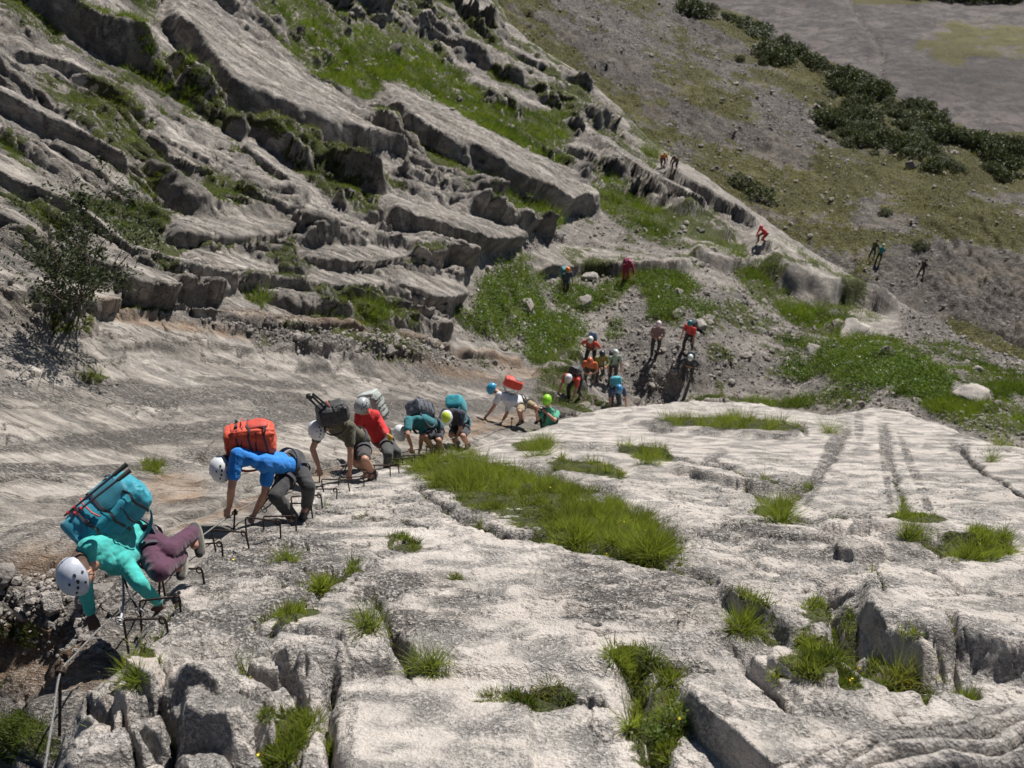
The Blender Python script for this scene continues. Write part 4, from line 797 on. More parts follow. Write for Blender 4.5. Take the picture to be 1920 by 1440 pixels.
def boulder(u, v, s, label, flat=.7, seed=0, mat=None, pt=None, sink=.3):
    V, Fc = stone_mesh(seed + 40, 4, .5, flat); V = V * s; V = V + (V / s) * (fbm(V, s * .25, 4, .5, seed) * s * .10)[:, None]
    me = np_mesh('boulder', V, Fc); p = (pt or any_pt)(u, v); o = link('boulder', me, mat or (M_PALE if ('pale' in label or 'white' in label or 'light' in label) else M_STONE), loc=p + Vector((0, 0, s * flat * (1 - sink) * .5))); o.rotation_euler = (0, 0, seed * 1.3); return tag(o, label, 'boulder')
boulder(100, 1138, .13, 'light grey boulder in the hollow left of the white helmet', seed=1, pt=gully_pt)
boulder(48, 1150, .08, 'smaller grey boulder beside the light one in the hollow', seed=2, pt=gully_pt)
boulder(20, 1085, .16, 'grey rock at the left edge of the hollow', seed=3, pt=gully_pt)
boulder(170, 1120, .20, 'dark angular block under the first climber', seed=4, pt=gully_pt)
boulder(1105, 520, .45, 'pale boulder beside the hiker with the orange helmet', seed=5, pt=gully_pt, flat=.55)
boulder(1095, 575, .60, 'grey green boulder among weeds in the gully', seed=6, pt=gully_pt)
boulder(1520, 660, .50, 'pale boulder in the turf right of the black clad hiker', seed=7, pt=gully_pt, flat=.5)
boulder(1600, 625, 1.0, 'broad white slab of rock above the lush grass', seed=8, pt=gully_pt, flat=.3)
boulder(1312, 612, .40, 'pale boulder right of the hiker with the teal helmet', seed=9, pt=gully_pt)
boulder(1072, 668, .26, 'pinkish pale boulder beside the gully weeds', seed=10, pt=gully_pt)
boulder(1820, 748, .70, 'white boulder showing through the grass at the right', seed=11, pt=gully_pt, flat=.22)
boulder(1245, 655, .22, 'flat stone on the path beneath the standing hiker', seed=12, pt=gully_pt, flat=.4)
# ================================================================ PEOPLE
def V3(a): return np.array([a[0], a[1], a[2]], float)
def unit(a): a = np.asarray(a, float); return a / (np.linalg.norm(a) + 1e-9)
def capsule(p0, r0, p1, r1, ns=12):
    p0, p1 = V3(p0), V3(p1); d = p1 - p0; L = np.linalg.norm(d)
    if L < 1e-5: d = np.array([0, 0, 1e-3]); p1 = p0 + d; L = 1e-3
    d = d / L; a = np.cross(d, [0.31, 0.52, 0.79]); a /= np.linalg.norm(a); b = np.cross(d, a); rings = []
    for k in range(1, 5): th = math.pi / 2 * k / 4; rings.append((p0 - d * r0 * math.cos(th), r0 * math.sin(th)))
    for k in range(0, 4): th = math.pi / 2 * k / 4; rings.append((p1 + d * r1 * math.sin(th), r1 * math.cos(th)))
    V = [p0 - d * r0]; ang = np.arange(ns) * 2 * math.pi / ns
    for c, r in rings: V += list(c + r * (np.cos(ang)[:, None] * a + np.sin(ang)[:, None] * b))
    V.append(p1 + d * r1); Fq = [(0, 1 + (k + 1) % ns, 1 + k) for k in range(ns)]
    for i in range(len(rings) - 1):
        o = 1 + i * ns; Fq += [(o + k, o + (k + 1) % ns, o + ns + (k + 1) % ns, o + ns + k) for k in range(ns)]
    o = 1 + (len(rings) - 1) * ns; e = len(V) - 1; Fq += [(o + k, o + (k + 1) % ns, e) for k in range(ns)]
    return V, Fq
def blob(name, caps, vox, mat, parent=None, smooth=3, wrinkle=0.0, wsc=0.05, org=None):
    """one continuous surface grown over tapered limbs"""
    V = []; Fq = []
    for c in caps:
        v, f = capsule(*c); o = len(V); V += [tuple(x) for x in v]; Fq += [tuple(i + o for i in q) for q in f]
    me = bpy.data.meshes.new('tmp'); me.from_pydata(V, [], Fq)
    o = bpy.data.objects.new('tmp', me); COL.objects.link(o)
    m = o.modifiers.new('r', 'REMESH'); m.mode = 'VOXEL'; m.voxel_size = vox; m.use_smooth_shade = True
    s = o.modifiers.new('s', 'SMOOTH'); s.factor = 0.5; s.iterations = smooth
    dg = bpy.context.evaluated_depsgraph_get(); out = bpy.data.meshes.new_from_object(o.evaluated_get(dg))
    bpy.data.objects.remove(o); bpy.data.meshes.remove(me); out.name = name
    n = len(out.vertices); a = np.zeros(n * 3, np.float32); out.vertices.foreach_get('co', a); a = a.reshape(-1, 3)
    if wrinkle:
        nn = np.zeros(n * 3, np.float32); out.vertices.foreach_get('normal', nn); nn = nn.reshape(-1, 3)
        a = a + nn * (fbm(a * np.array([1, 1, .6]), wsc, 3, .5, 3, ridge=True) * wrinkle)[:, None]
    if org is not None: a = a - np.array(org)
    out.vertices.foreach_set('co', a.astype(np.float32).ravel()); out.update()
    return link(name, out, mat, parent)
MATS = {}
def cloth(col, rough=0.85, kind='cloth'):
    key = (tuple(round(c, 3) for c in col), rough, kind)
    if key not in MATS: MATS[key] = simple_mat(kind, col, rough, 0.16, 14, bump=0.35 if kind == 'cloth' else 0.1, bscale=160, sheen=0.15 if kind == 'cloth' else 0)
    return MATS[key]
def skin_mat():
    if 'skin' not in MATS:
        m = simple_mat('skin', (0.46, 0.25, 0.17), 0.55, 0.10, 18); m.node_tree.nodes['Principled BSDF'].inputs['Subsurface Weight'].default_value = 0.08; MATS['skin'] = m
    return MATS['skin']
def plast(col, rough=0.32): return cloth(col, rough, 'shell')
def ellip_mesh(fn, nu, nv, closed=True):
    V = []; 
    for i in range(nv + 1):
        for j in range(nu): V.append(fn(2 * math.pi * j / nu, i / nv))
    Fq = [[i * nu + j, i * nu + (j + 1) % nu, (i + 1) * nu + (j + 1) % nu, (i + 1) * nu + j] for i in range(nv) for j in range(nu)]
    return np.array(V), np.array(Fq)
def frame(right, fwd, up, org):
    M = Matrix(((right[0], fwd[0], up[0], org[0]), (right[1], fwd[1], up[1], org[1]), (right[2], fwd[2], up[2], org[2]), (0, 0, 0, 1))); return M
def child(name, me, mat, parent, M=None):
    o = link(name, me, mat, parent)
    if M is not None: o.matrix_local = M
    return o
def make_helmet(parent, M, col, detail, vents=True, top=None):
    a, b, c = 0.112, 0.140, 0.128
    def out_(th, s):
        ph = s * 1.83; sx, sy = math.sin(ph) * math.cos(th), math.sin(ph) * math.sin(th); k = 1 + 0.018 * math.cos(6 * th) * math.sin(ph) ** 2 + (0.03 * max(0, sy) ** 4 if ph > 1.3 else 0)
        zz = math.cos(ph); return (a * sx * k, b * sy * k * (1.0 if sy > 0 else 1.02), c * zz * (1 if zz > 0 else 0.55) + (0.012 * max(0, sy) if ph > 1.5 else 0))
    V, Fq = ellip_mesh(out_, 28 if detail else 16, 12 if detail else 7); n = len(V)
    Vi = V * 0.93; Fi = Fq[:, ::-1] + n; nu = 28 if detail else 16; e = n - nu
    rim = np.array([[e + j, e + (j + 1) % nu, n + e + (j + 1) % nu, n + e + j] for j in range(nu)])
    me = np_mesh('helmet', np.concatenate([V, Vi]), np.concatenate([Fq, Fi, rim[:, ::-1]]))
    h = child('helmet', me, plast(col), parent, M)
    if top is not None:
        V2_, F2_ = ellip_mesh(lambda th, s: tuple(x * 1.012 for x in out_(th, s * .45)), 20, 5); child('shell_panel', np_mesh('shell_panel', V2_, F2_), plast(top), h)
    if detail and vents:
        for sx in (-1, 1):
            for (th_, s_, ln, wd) in [(0.15, .55, .030, .011), (0.55, .52, .026, .010), (-0.25, .54, .026, .010), (0.95, .50, .022, .009), (0.2, .30, .020, .008), (-.2, .78, .018, .009), (.35, .76, .018, .009)]:
                th = th_ if sx > 0 else math.pi - th_; p = np.array(out_(th, s_)); q = np.array(out_(th + .01, s_)); nrm = unit(p / np.array([a * a, b * b, c * c])); tu = unit(q - p); tv = np.cross(nrm, tu)
                ring = [p + nrm * 0.0022 + (tu * math.cos(k * math.pi / 4) * ln * .55 + tv * math.sin(k * math.pi / 4) * wd) for k in range(8)]
                base = [p - nrm * 0.004 + (tu * math.cos(k * math.pi / 4) * ln * .55 + tv * math.sin(k * math.pi / 4) * wd) for k in range(8)]
                V_ = np.array(ring + base + [p + nrm * .0026]); F_ = np.array([[k, (k + 1) % 8, 16] for k in range(8)] + [[k, 8 + k, (k + 1) % 8] for k in range(8)] + [[(k + 1) % 8, 8 + k, 8 + (k + 1) % 8] for k in range(8)])
                child('vent', np_mesh('vent', V_, F_, False), plast((0.02, 0.02, 0.022), .6), h)
    return h
def superbox(w, d, h, e=0.38, nu=32, nv=20, wr=0.0, seed=0, taper=0.0, bulge=0.0):
    def sg(x, p): return math.copysign(abs(x) ** p, x)
    def fn(th, s):
        ph = (s - .5) * math.pi; cx = sg(math.cos(ph), e); x, y, z = cx * sg(math.cos(th), e + .12), cx * sg(math.sin(th), e + .12), sg(math.sin(ph), e)
        k = 1 - taper * z; return (x * w / 2 * k, y * d / 2 * (k + bulge * (1 - z * z)), z * h / 2)
    V, Fq = ellip_mesh(fn, nu, nv)
    if wr: V = V + unit_rows(V) * ((fbm(V + seed, .13, 3, .5, seed) + .6 * fbm(V * np.array([1, 1, .5]) + seed, .06, 3, .55, seed, ridge=True)) * wr)[:, None]
    return V, Fq
def unit_rows(V): return V / (np.linalg.norm(V, axis=1, keepdims=True) + 1e-9)
def tube_mesh(name, pts, r, ns=6, r1=None):
    V, Fq = stick(pts, r, r if r1 is None else r1, ns); n = len(V); tri = [[0, k + 1, k, k] for k in range(1, ns - 1)]
    return np_mesh(name, V, Fq)
def make_pack(Mw, col, col2, size, label, detail, lid=None, belt=True, straps=(0.03, 0.03, 0.035), grp='backpacks worn by the climbers'):
    """Mw: torso frame at the middle of the back: x right, y away from the back, z towards the head"""
    w_, d_, h_ = size; root = bpy.data.objects.new('backpack', None); COL.objects.link(root); root.matrix_world = Mw; tag(root, label, 'backpack', grp)
    nu, nv = (40, 26) if detail else (18, 12); off = Matrix.Translation((0, d_ * .5 + .02, 0))
    V, Fq = superbox(w_, d_, h_, .42, nu * (2 if detail else 1), nv * (2 if detail else 1), .026 if detail else .012, 3, -.04, .12); child('bag', np_mesh('bag', V, Fq), cloth(col, .6), root, off)
    V, Fq = superbox(w_ * .92, d_ * 1.02, h_ * .22, .5, nu, nv, .022, 5); child('lid', np_mesh('lid', V, Fq), cloth(lid or col, .6), root, Matrix.Translation((0, d_ * .50 + .015, h_ * .46)))
    V, Fq = superbox(w_ * .74, d_ * .42, h_ * .46, .5, nu, nv, .016, 7); child('pocket', np_mesh('pocket', V, Fq), cloth(col2, .6), root, Matrix.Translation((0, d_ * .98, -h_ * .14)))
    for sx in (-1, 1):
        pts = [(sx * w_ * .26, .02, h_ * .40), (sx * w_ * .34, -.06, h_ * .44), (sx * w_ * .40, -.16, h_ * .36), (sx * w_ * .42, -.235, h_ * .16), (sx * w_ * .46, -.20, -h_ * .10), (sx * w_ * .46, -.08, -h_ * .26), (sx * w_ * .40, .03, -h_ * .34)]
        if not belt: pts = [(q[0], q[1] * .5, q[2]) for q in pts]
        child('shoulder_strap', band_mesh('shoulder_strap', pts, .045 if detail else .05, .012), cloth(col2, .7), root)
        pts = [(sx * w_ * .40, .03, -h_ * .42), (sx * .20, -.08, -h_ * .44), (sx * .19, -.20, -h_ * .45), (sx * .06, -.285, -h_ * .46), (0, -.29, -h_ * .46)]
        if belt: child('hip_belt', band_mesh('hip_belt', pts, .06, .014), cloth(col2, .7), root)
        if detail:
            for z in (.18, -.12):
                pts = [(sx * w_ * .50, .03, h_ * z), (sx * w_ * .535, d_ * .5, h_ * (z + .03)), (sx * w_ * .44, d_ * 1.0, h_ * z)]
                child('compression_strap', band_mesh('compression_strap', pts, .018, .004), cloth(straps, .6), root)
    if detail:
        def sg_(x, p): return math.copysign(abs(x) ** p, x)
        for z in (.27, .02, -.30):
            e_ = .54; cz = (1 - abs(2 * z) ** (2 / .42)) ** .21; ring = [(cz * sg_(math.cos(q * math.pi / 18), e_) * w_ * .5 * 1.06, d_ * .5 + .02 + cz * sg_(math.sin(q * math.pi / 18), e_) * d_ * .5 * 1.20, h_ * z + .01 * math.sin(q)) for q in range(-3, 22)]
            child('compression_strap', band_mesh('compression_strap', ring, .020, .005), cloth(straps, .6), root)
        for sx in (-1, 1): V, Fq = superbox(.045, .018, .03, .3, 10, 6); child('buckle', np_mesh('buckle', V, Fq, False), plast((.02, .02, .02), .4), root, Matrix.Translation((sx * w_ * .22, d_ * 1.12 + .02, h_ * .27)))
        pts = [(-w_ * .36, d_ * 1.12 + .02, h_ * .12), (-w_ * .2, d_ * 1.16 + .025, h_ * .15), (w_ * .2, d_ * 1.16 + .025, h_ * .15), (w_ * .36, d_ * 1.12 + .02, h_ * .12)]
        child('zip', tube_mesh('zip', pts, .006, 5), cloth((0.6, .05, .04), .5), root)
    return root
def band_mesh(name, pts, wd, th):
    P = np.array(pts, float); S = [P[0]]
    for i in range(len(P) - 1):  # catmull rom
        p0, p1, p2, p3 = P[max(i - 1, 0)], P[i], P[i + 1], P[min(i + 2, len(P) - 1)]
        for t in (.25, .5, .75, 1): S.append(.5 * ((2 * p1) + (-p0 + p2) * t + (2 * p0 - 5 * p1 + 4 * p2 - p3) * t * t + (-p0 + 3 * p1 - 3 * p2 + p3) * t ** 3))
    S = np.array(S); cen = P.mean(0); V = []
    for i in range(len(S)):
        d = unit(S[min(i + 1, len(S) - 1)] - S[max(i - 1, 0)]); nrm = S[i] - cen; nrm = unit(nrm - d * (nrm @ d)); sd_ = np.cross(d, nrm)
        for a, b in ((-1, -1), (1, -1), (1, 1), (-1, 1)): V.append(S[i] + sd_ * a * wd / 2 + nrm * b * th / 2)
    Fq = [[i * 4 + k, i * 4 + (k + 1) % 4, i * 4 + 4 + (k + 1) % 4, i * 4 + 4 + k] for i in range(len(S) - 1) for k in range(4)]
    Fq += [[0, 1, 2, 3], [len(V) - 1, len(V) - 2, len(V) - 3, len(V) - 4]]
    return np_mesh(name, np.array(V), np.array(Fq), False)

def hand_caps(wr, ha, el, curl_to, s, vox):
    """palm, four unequal fingers and a thumb closing towards curl_to"""
    d = unit(ha - wr); g = unit(curl_to); g = unit(g - d * (g @ d)); sd_ = np.cross(d, g); caps = []
    pw = .024 * s
    for k in (-1, 0, 1): caps.append((wr + d * .012, .024 * s, wr + d * .075 * s + sd_ * k * pw, .015 * s))
    for k, L in enumerate((.068, .078, .072, .056)):
        b = wr + d * .082 * s + sd_ * (-1.45 + k * .97) * .021 * s; m1 = b + (d * .75 + g * .5) * L * .45 * s; m2 = m1 + (d * .15 + g * .95) * L * .36 * s; m3 = m2 + (-d * .55 + g * .7) * L * .28 * s
        r = max(.0088, vox * 1.1); caps += [(b, r * 1.08, m1, r), (m1, r, m2, r * .95), (m2, r * .95, m3, r * .85)]
    b = wr + d * .03 * s - sd_ * .026 * s; m1 = b + (d * .55 - sd_ * .75 + g * .3) * .036 * s; m2 = m1 + (d * .6 + g * .75) * .032 * s
    r = max(.0105, vox * 1.15); caps += [(b, r * 1.2, m1, r), (m1, r, m2, r * .9)]
    return caps
def make_person(J, st):
    """J: joints (world); st: style dict"""
    J = {k: np.array(v, float) for k, v in J.items()}; D = st.get('detail', False); vox = st.get('vox', .009 if D else .018)
    org = J['pelvis'].copy(); root = bpy.data.objects.new('person', None); COL.objects.link(root); root.location = org
    tag(root, st['label'], 'person', 'climbers and hikers on the route')
    sh = (J['shA'] + J['shB']) / 2; hp = (J['hipA'] + J['hipB']) / 2; up = unit(sh - hp); rt = unit(J['shA'] - J['shB']); back = unit(np.cross(rt, up))
    bh = np.array(st.get('back', (0, .68, .74))); back = back if back @ bh > 0 else -back; rt = unit(np.cross(back, up)); 
    hd = J['head']; nk = sh + up * .05; hu = unit(st['crown']) if 'crown' in st else unit(unit(hd - nk) + .1 * up)
    hf = st.get('face', -back); hf = np.array(hf, float); hf = unit(hf - hu * (hf @ hu)); hr = np.cross(hf, hu)
    skin = []
    hc = hd
    skin += [(hc + hu * .025 - hf * .02, .088, hc + hu * .02 + hf * .02, .086), (hc + hf * .035 - hu * .02, .066, hc + hf * .045 - hu * .075, .042), (hc + hf * .02 - hu * .04, .062, hc + hf * .03 - hu * .085, .040),
             (hc + hf * .100 + hu * .0, .010, hc + hf * .112 - hu * .03, .013), (nk - up * .02, .060, hc - hu * .05 - hf * .01, .054), (nk - up * .05, .060, nk + up * .0, .052)]
    for sx in (-1, 1):
        skin += [(hc + hr * sx * .086 - hf * .005 + hu * .012, .014, hc + hr * sx * .090 - hf * .01 - hu * .028, .011)]
    skin += [(hc + hf * .082 - hu * .055 + hr * .018, .010, hc + hf * .082 - hu * .055 - hr * .018, .010)]
    tor = [(J['shA'] - up * .02, .062, J['shB'] - up * .02, .062)]
    for sx in (-1, 1):
        tor += [(sh + rt * sx * .085 - up * .08, .088, hp + rt * sx * .065 + up * .17, .085), (hp + rt * sx * .065 + up * .17, .085, hp + rt * sx * .075 + up * .02, .088)]
    tor += [(sh - up * .06, .085, hp + up * .05, .095), (sh + up * .01, .065, sh - up * .05, .08)]
    pel = [(J['hipA'], .098, J['hipB'], .098), (hp + up * .02, .105, hp + up * .10, .095)]
    def limb(a, b, c, r): return [(J[a], r[0], J[b], r[1]), (J[b], r[1], J[c], r[2])]
    armr = (.052, .040, .028); legr = (.085, .056, .042)
    arms = []; 
    for S in 'AB':
        e_, w_ = J['el' + S], J['wr' + S]; arms += [(J['sh' + S], .055, e_, .041), (e_, .040, e_ + (w_ - e_) * .35, .041), (e_ + (w_ - e_) * .35, .041, w_, .027)]
    legs = []
    for S in 'AB':
        k_, a_ = J['kn' + S], J['an' + S]; legs += [(J['hip' + S], .088, k_, .058), (k_, .056, k_ + (a_ - k_) * .3, .058), (k_ + (a_ - k_) * .3, .058, a_, .040), (a_, .04, a_ + unit(J['toe' + S] - a_) * .10, .034)]
    hands = []
    for S in 'AB':
        g = st.get('grip' + S, (0, -.3, -1)); hands += hand_caps(J['wr' + S], J['ha' + S], J['el' + S], np.array(g, float), 1.0, vox)
    body = blob('body', [(a, r * (.93 if r > .05 else 1), b, q * (.93 if q > .05 else 1)) for a, r, b, q in tor + pel] + skin + arms + legs + hands, vox, skin_mat(), root, 2, org=org)
    ex = .012
    def grow(c, e): return [(a, r + e, b, q + e) for a, r, b, q in c]
    sl = st.get('sleeve', 'short'); shirt = grow(tor, ex) + [(hp + up * .03, .112, hp + up * .12, .108)]
    shirt += [(sh + up * .035 + rt * .05, .066, sh + up * .035 - rt * .05, .066), (nk - up * .045, .080, nk - up * .0, .072), (nk - up * .02, .074, nk + (hd - nk) * .22, .066)] + [(J['sh' + S] - up * .01, .074, sh + rt * (1 if S == 'A' else -1) * .06 - up * .05, .085) for S in 'AB']
    for i, S in enumerate('AB'):
        s_, e_, w_ = J['sh' + S], J['el' + S], J['wr' + S]
        if sl == 'long': shirt += [(s_, .074, e_, .054), (e_, .054, e_ + (w_ - e_) * .90, .038)]
        elif sl == 'short': shirt += [(s_, .076, s_ + (e_ - s_) * .62, .066)]
        else: shirt += [(s_, .068, s_ + (e_ - s_) * .12, .06)]
    blob('shirt', shirt, vox * 1.15, cloth(st['shirt']), root, 3, (.006 if vox < .0095 else .005) if D else 0, .055, org=org)
    tr = grow(pel, ex + .004)
    for S in 'AB':
        h_, k_, a_ = J['hip' + S], J['kn' + S], J['an' + S]
        if st.get('legs', 'long') == 'long': tr += [(h_, .104, k_, .074), (k_, .074, k_ + (a_ - k_) * 1.0, .062)]
        else: tr += [(h_, .108, h_ + (k_ - h_) * .82, .086)]
    blob('trousers', tr, vox * 1.25, cloth(st['trousers']), root, 3, .008 if D else 0, .07, org=org)
    for S in 'AB':
        a_, t_ = J['an' + S], J['toe' + S]; fd = unit(t_ - a_); shin = unit(J['kn' + S] - a_); heel = a_ - shin * .045 - fd * .035
        tip = heel + fd * .225 - shin * .01
        fsn = unit(shin - fd * (shin @ fd)); b_ = blob('boot', [(a_ + shin * .09, .054, a_, .052), (a_, .052, heel, .042), (heel, .040, tip, .034), (a_ - shin * .01, .046, tip - fd * .05, .038)], vox * 1.1, cloth(st.get('boot', (.06, .05, .045))), root, 2, org=org)
        if D:
            V, Fq = superbox(.088, .275, .026, .55, 20, 6); child('sole', np_mesh('sole', V, Fq), cloth((.22, .21, .17), .8), b_, frame(np.cross(fd, fsn), fd, fsn, heel - fsn * .040 + fd * .095 - org))
    if st.get('glove') is not None:
        for S in 'AB':
            g = st.get('grip' + S, (0, -.3, -1)); blob('glove', grow(hand_caps(J['wr' + S], J['ha' + S], J['el' + S], np.array(g, float), 1.0, vox), .003), vox, cloth(st['glove']), root, 1, org=org)
    if st.get('hair') is not None:
        hb = hc - hf * .085 - hu * .04; blob('hair', [(hc - hf * .035 + hu * .0, .088, hb, .062)] + ([(hb, .04, hb - hf * .05 - hu * .05 + hr * .03, .030), (hb - hf * .05 - hu * .05 + hr * .03, .028, hb - hf * .05 - hu * .15 + hr * .06, .014)] if st.get('ponytail') else []), vox, cloth(st['hair'], .8), root, 1, .004, .015, org=org)
    if D:
        for sx in (-1, 1): blob('eye', [(hc + hf * .083 + hr * sx * .032 + hu * .004, .011, hc + hf * .083 + hr * sx * .030 + hu * .004, .011)], .004, plast((.05, .035, .03), .2), root, 1, org=org)
    make_helmet(root, frame(hr, hf, hu, hc + hu * .028 - hf * .008 - org), st['helmet'], D, top=st.get('helmet_top'))
    # chin strap
    for sx in (-1, 1): child('chin_strap', tube_mesh('chin_strap', [hc + hr * sx * .10 + hu * .01 - org, hc + hr * sx * .085 - hu * .05 + hf * .03 - org, hc - hu * .118 + hf * .035 - org], .005, 5), cloth((.04, .04, .045)), root)
    if st.get('harness', True):
        hcol = cloth(st.get('harness_col', (.05, .05, .06)))
        def ring(c, ax, r, w_):
            ax = unit(ax); a = unit(np.cross(ax, [.3, .5, .8])); b = np.cross(ax, a); return [c + (a * math.cos(k * math.pi / 6) + b * math.sin(k * math.pi / 6)) * r for k in range(13)]
        child('harness', band_mesh('harness', [p - org for p in ring(hp + up * .08, up, .172, 1)], .05, .012), hcol, root)
        for S in 'AB':
            h_, k_ = J['hip' + S], J['kn' + S]; child('leg_loop', band_mesh('leg_loop', [p - org for p in ring(h_ + (k_ - h_) * .38, k_ - h_, .112, 1)], .04, .010), hcol, root)
        if 'lanyard' in st:
            f0 = hp + up * .08 - back * .17
            for k, e in enumerate(st['lanyard']):
                e = np.array(e, float); m_ = (f0 + e) / 2 + np.array([.05 * (k * 2 - 1), -.02, -.10]); pts = [f0 * (1 - s) ** 2 + 2 * s * (1 - s) * m_ + e * s * s - org for s in np.linspace(0, 1, 9)]
                ly = child('lanyard', tube_mesh('lanyard', pts, .009, 6), cloth(((.05, .05, .06), (.45, .45, .5))[k % 2]), root)
                cr = [np.array([math.cos(q * math.pi / 6) * .028, 0, math.sin(q * math.pi / 6) * .05]) + e - org for q in range(13)]; child('carabiner', tube_mesh('carabiner', cr, .006, 6), plast((.5, .5, .52), .3), ly)
    if st.get('watch'): child('watch', band_mesh('watch', [J['wrA'] + (J['elA'] - J['wrA']) * .12 + q - org for q in [np.array([math.cos(k * math.pi / 5), math.sin(k * math.pi / 5), 0]) * .034 for k in range(11)]], .03, .008), plast((.35, .55, .45), .4), root)
    if 'pack' in st and 'at' in st['pack']:
        p = st['pack']; c = px(*p['at']); cm = lambda q: np.array([q[0], q[1] * sP - q[2] * cP, q[1] * cP + q[2] * sP]); z_ = unit(cm(p['z'])); y_ = cm(p['y']); y_ = unit(y_ - z_ * (y_ @ z_))
        make_pack(frame(np.cross(y_, z_), y_, z_, c), p['col'], p['col2'], p.get('size', (.30, .22, .50)), p['label'], D, p.get('lid'), False)
    elif 'pack' in st:
        p = st['pack']; c = hp * .40 + sh * .60 + back * .10 + up * p.get('dz', 0.02); fr = frame(-rt if np.cross(back, up) @ rt < 0 else rt, back, up, c)
        # right-handed: x = y cross z
        x_ = np.cross(back, up); make_pack(frame(x_, back, up, c), p['col'], p['col2'], p.get('size', (.30, .22, .50)), p['label'], D, p.get('lid'))
    return root, back, up
def lift(par, u, v, L, near=True):
    """point on the ray through (u,v) at distance L from par"""
    d = ray(u, v); p = V3(par); a = d @ d; b = -2 * d @ p; c = p @ p - L * L; q = b * b - 4 * a * c
    if q <= 0: return d * (-b / (2 * a))
    r = math.sqrt(q); return d * ((-b - r) / (2 * a) if near else (-b + r) / (2 * a))
def pose(pel, sh, head, A, B, w=1.0):
    """joints from picked photo points: pel=(u,v,t); others (u,v,near)"""
    J = {}; P = px(*pel); J['pelvis'] = P
    S = lift(P, sh[0], sh[1], .50, sh[2]); J['mid'] = S; J['head'] = lift(S, head[0], head[1], .27, head[2]); t0 = proj(S)[2]
    for k, q in (('A', A), ('B', B)):
        s = lift(S, q['sh'][0], q['sh'][1], .175, q['sh'][2]); J['sh' + k] = s
        e = lift(s, q['el'][0], q['el'][1], .29, q['el'][2]); J['el' + k] = e; w_ = lift(e, q['wr'][0], q['wr'][1], .25, q['wr'][2]); J['wr' + k] = w_
        J['ha' + k] = lift(w_, q['ha'][0], q['ha'][1], .09, q['ha'][2])
        h = lift(P, q['hip'][0], q['hip'][1], .095, q['hip'][2]); J['hip' + k] = h; n_ = lift(h, q['kn'][0], q['kn'][1], .42, q['kn'][2]); J['kn' + k] = n_
        a_ = lift(n_, q['an'][0], q['an'][1], .41, q['an'][2]); J['an' + k] = a_; J['toe' + k] = lift(a_, q['toe'][0], q['toe'][1], .16, q['toe'][2])
    return J
N_, F_ = True, False
WHITE = (.68, .70, .72)
DARK = (.025, .026, .03)
# 1 turquoise climber
J1 = pose((262, 1008, 7.55), (196, 1040, N_), (148, 1078, N_),
  dict(sh=(228, 1048, F_), el=(262, 1095, N_), wr=(298, 1130, F_), ha=(302, 1150, F_), hip=(275, 1022, N_), kn=(298, 1072, N_), an=(335, 1046, F_), toe=(334, 1078, N_)),
  dict(sh=(165, 1028, N_), el=(158, 1100, F_), wr=(170, 1150, F_), ha=(178, 1178, F_), hip=(255, 995, F_), kn=(314, 1034, N_), an=(360, 1000, F_), toe=(367, 1036, N_)))
make_person(J1, dict(label='nearest climber, in turquoise long sleeves, purple trousers and a pale grey helmet', detail=True, vox=.0075, shirt=(.045, .44, .40), sleeve='long', trousers=(.075, .02, .05), boot=(.045, .04, .04), helmet=(.50, .53, .60), hair=(.10, .055, .035), ponytail=True,
  glove=(.10, .055, .045), watch=True, face=(.35, -.3, -.8), crown=(-.35, -.75, .35), lanyard=[px(262, 1148, 7.0), px(225, 1165, 6.9)], harness_col=(.05, .045, .06),
  pack=dict(col=(.012, .27, .36), col2=(.008, .16, .22), size=(.38, .25, .56), at=(228, 975, 7.35), z=(-.62, -.70, .3), y=(-.25, .6, .75), label='large turquoise backpack with a dark teal front pocket and red zip')))
# 2 blue shirt, red pack
J2 = pose((540, 868, 10.6), (470, 850, N_), (420, 880, N_),
  dict(sh=(503, 868, F_), el=(497, 925, F_), wr=(478, 962, F_), ha=(468, 982, F_), hip=(546, 882, N_), kn=(516, 930, N_), an=(548, 968, F_), toe=(540, 985, N_)),
  dict(sh=(445, 852, N_), el=(434, 915, N_), wr=(430, 950, F_), ha=(424, 968, F_), hip=(552, 862, F_), kn=(578, 912, N_), an=(575, 948, F_), toe=(568, 962, N_)))
make_person(J2, dict(label='climber in a bright blue T-shirt and white helmet with bare forearms on the staples', detail=True, vox=.0085, shirt=(.012, .20, .62), trousers=(.035, .035, .037), boot=(.10, .085, .07), helmet=WHITE, hair=(.10, .07, .05), face=(.45, -.3, -.75), crown=(-.55, -.6, .45),
  lanyard=[px(470, 975, 10.2), px(495, 955, 10.4)], pack=dict(col=(.62, .065, .022), col2=(.50, .04, .02), size=(.32, .31, .48), at=(476, 852, 10.35), z=(-.96, -.12, .2), y=(-.12, .9, .4), label='bright orange red backpack with a folded lid above the blue T-shirt')))
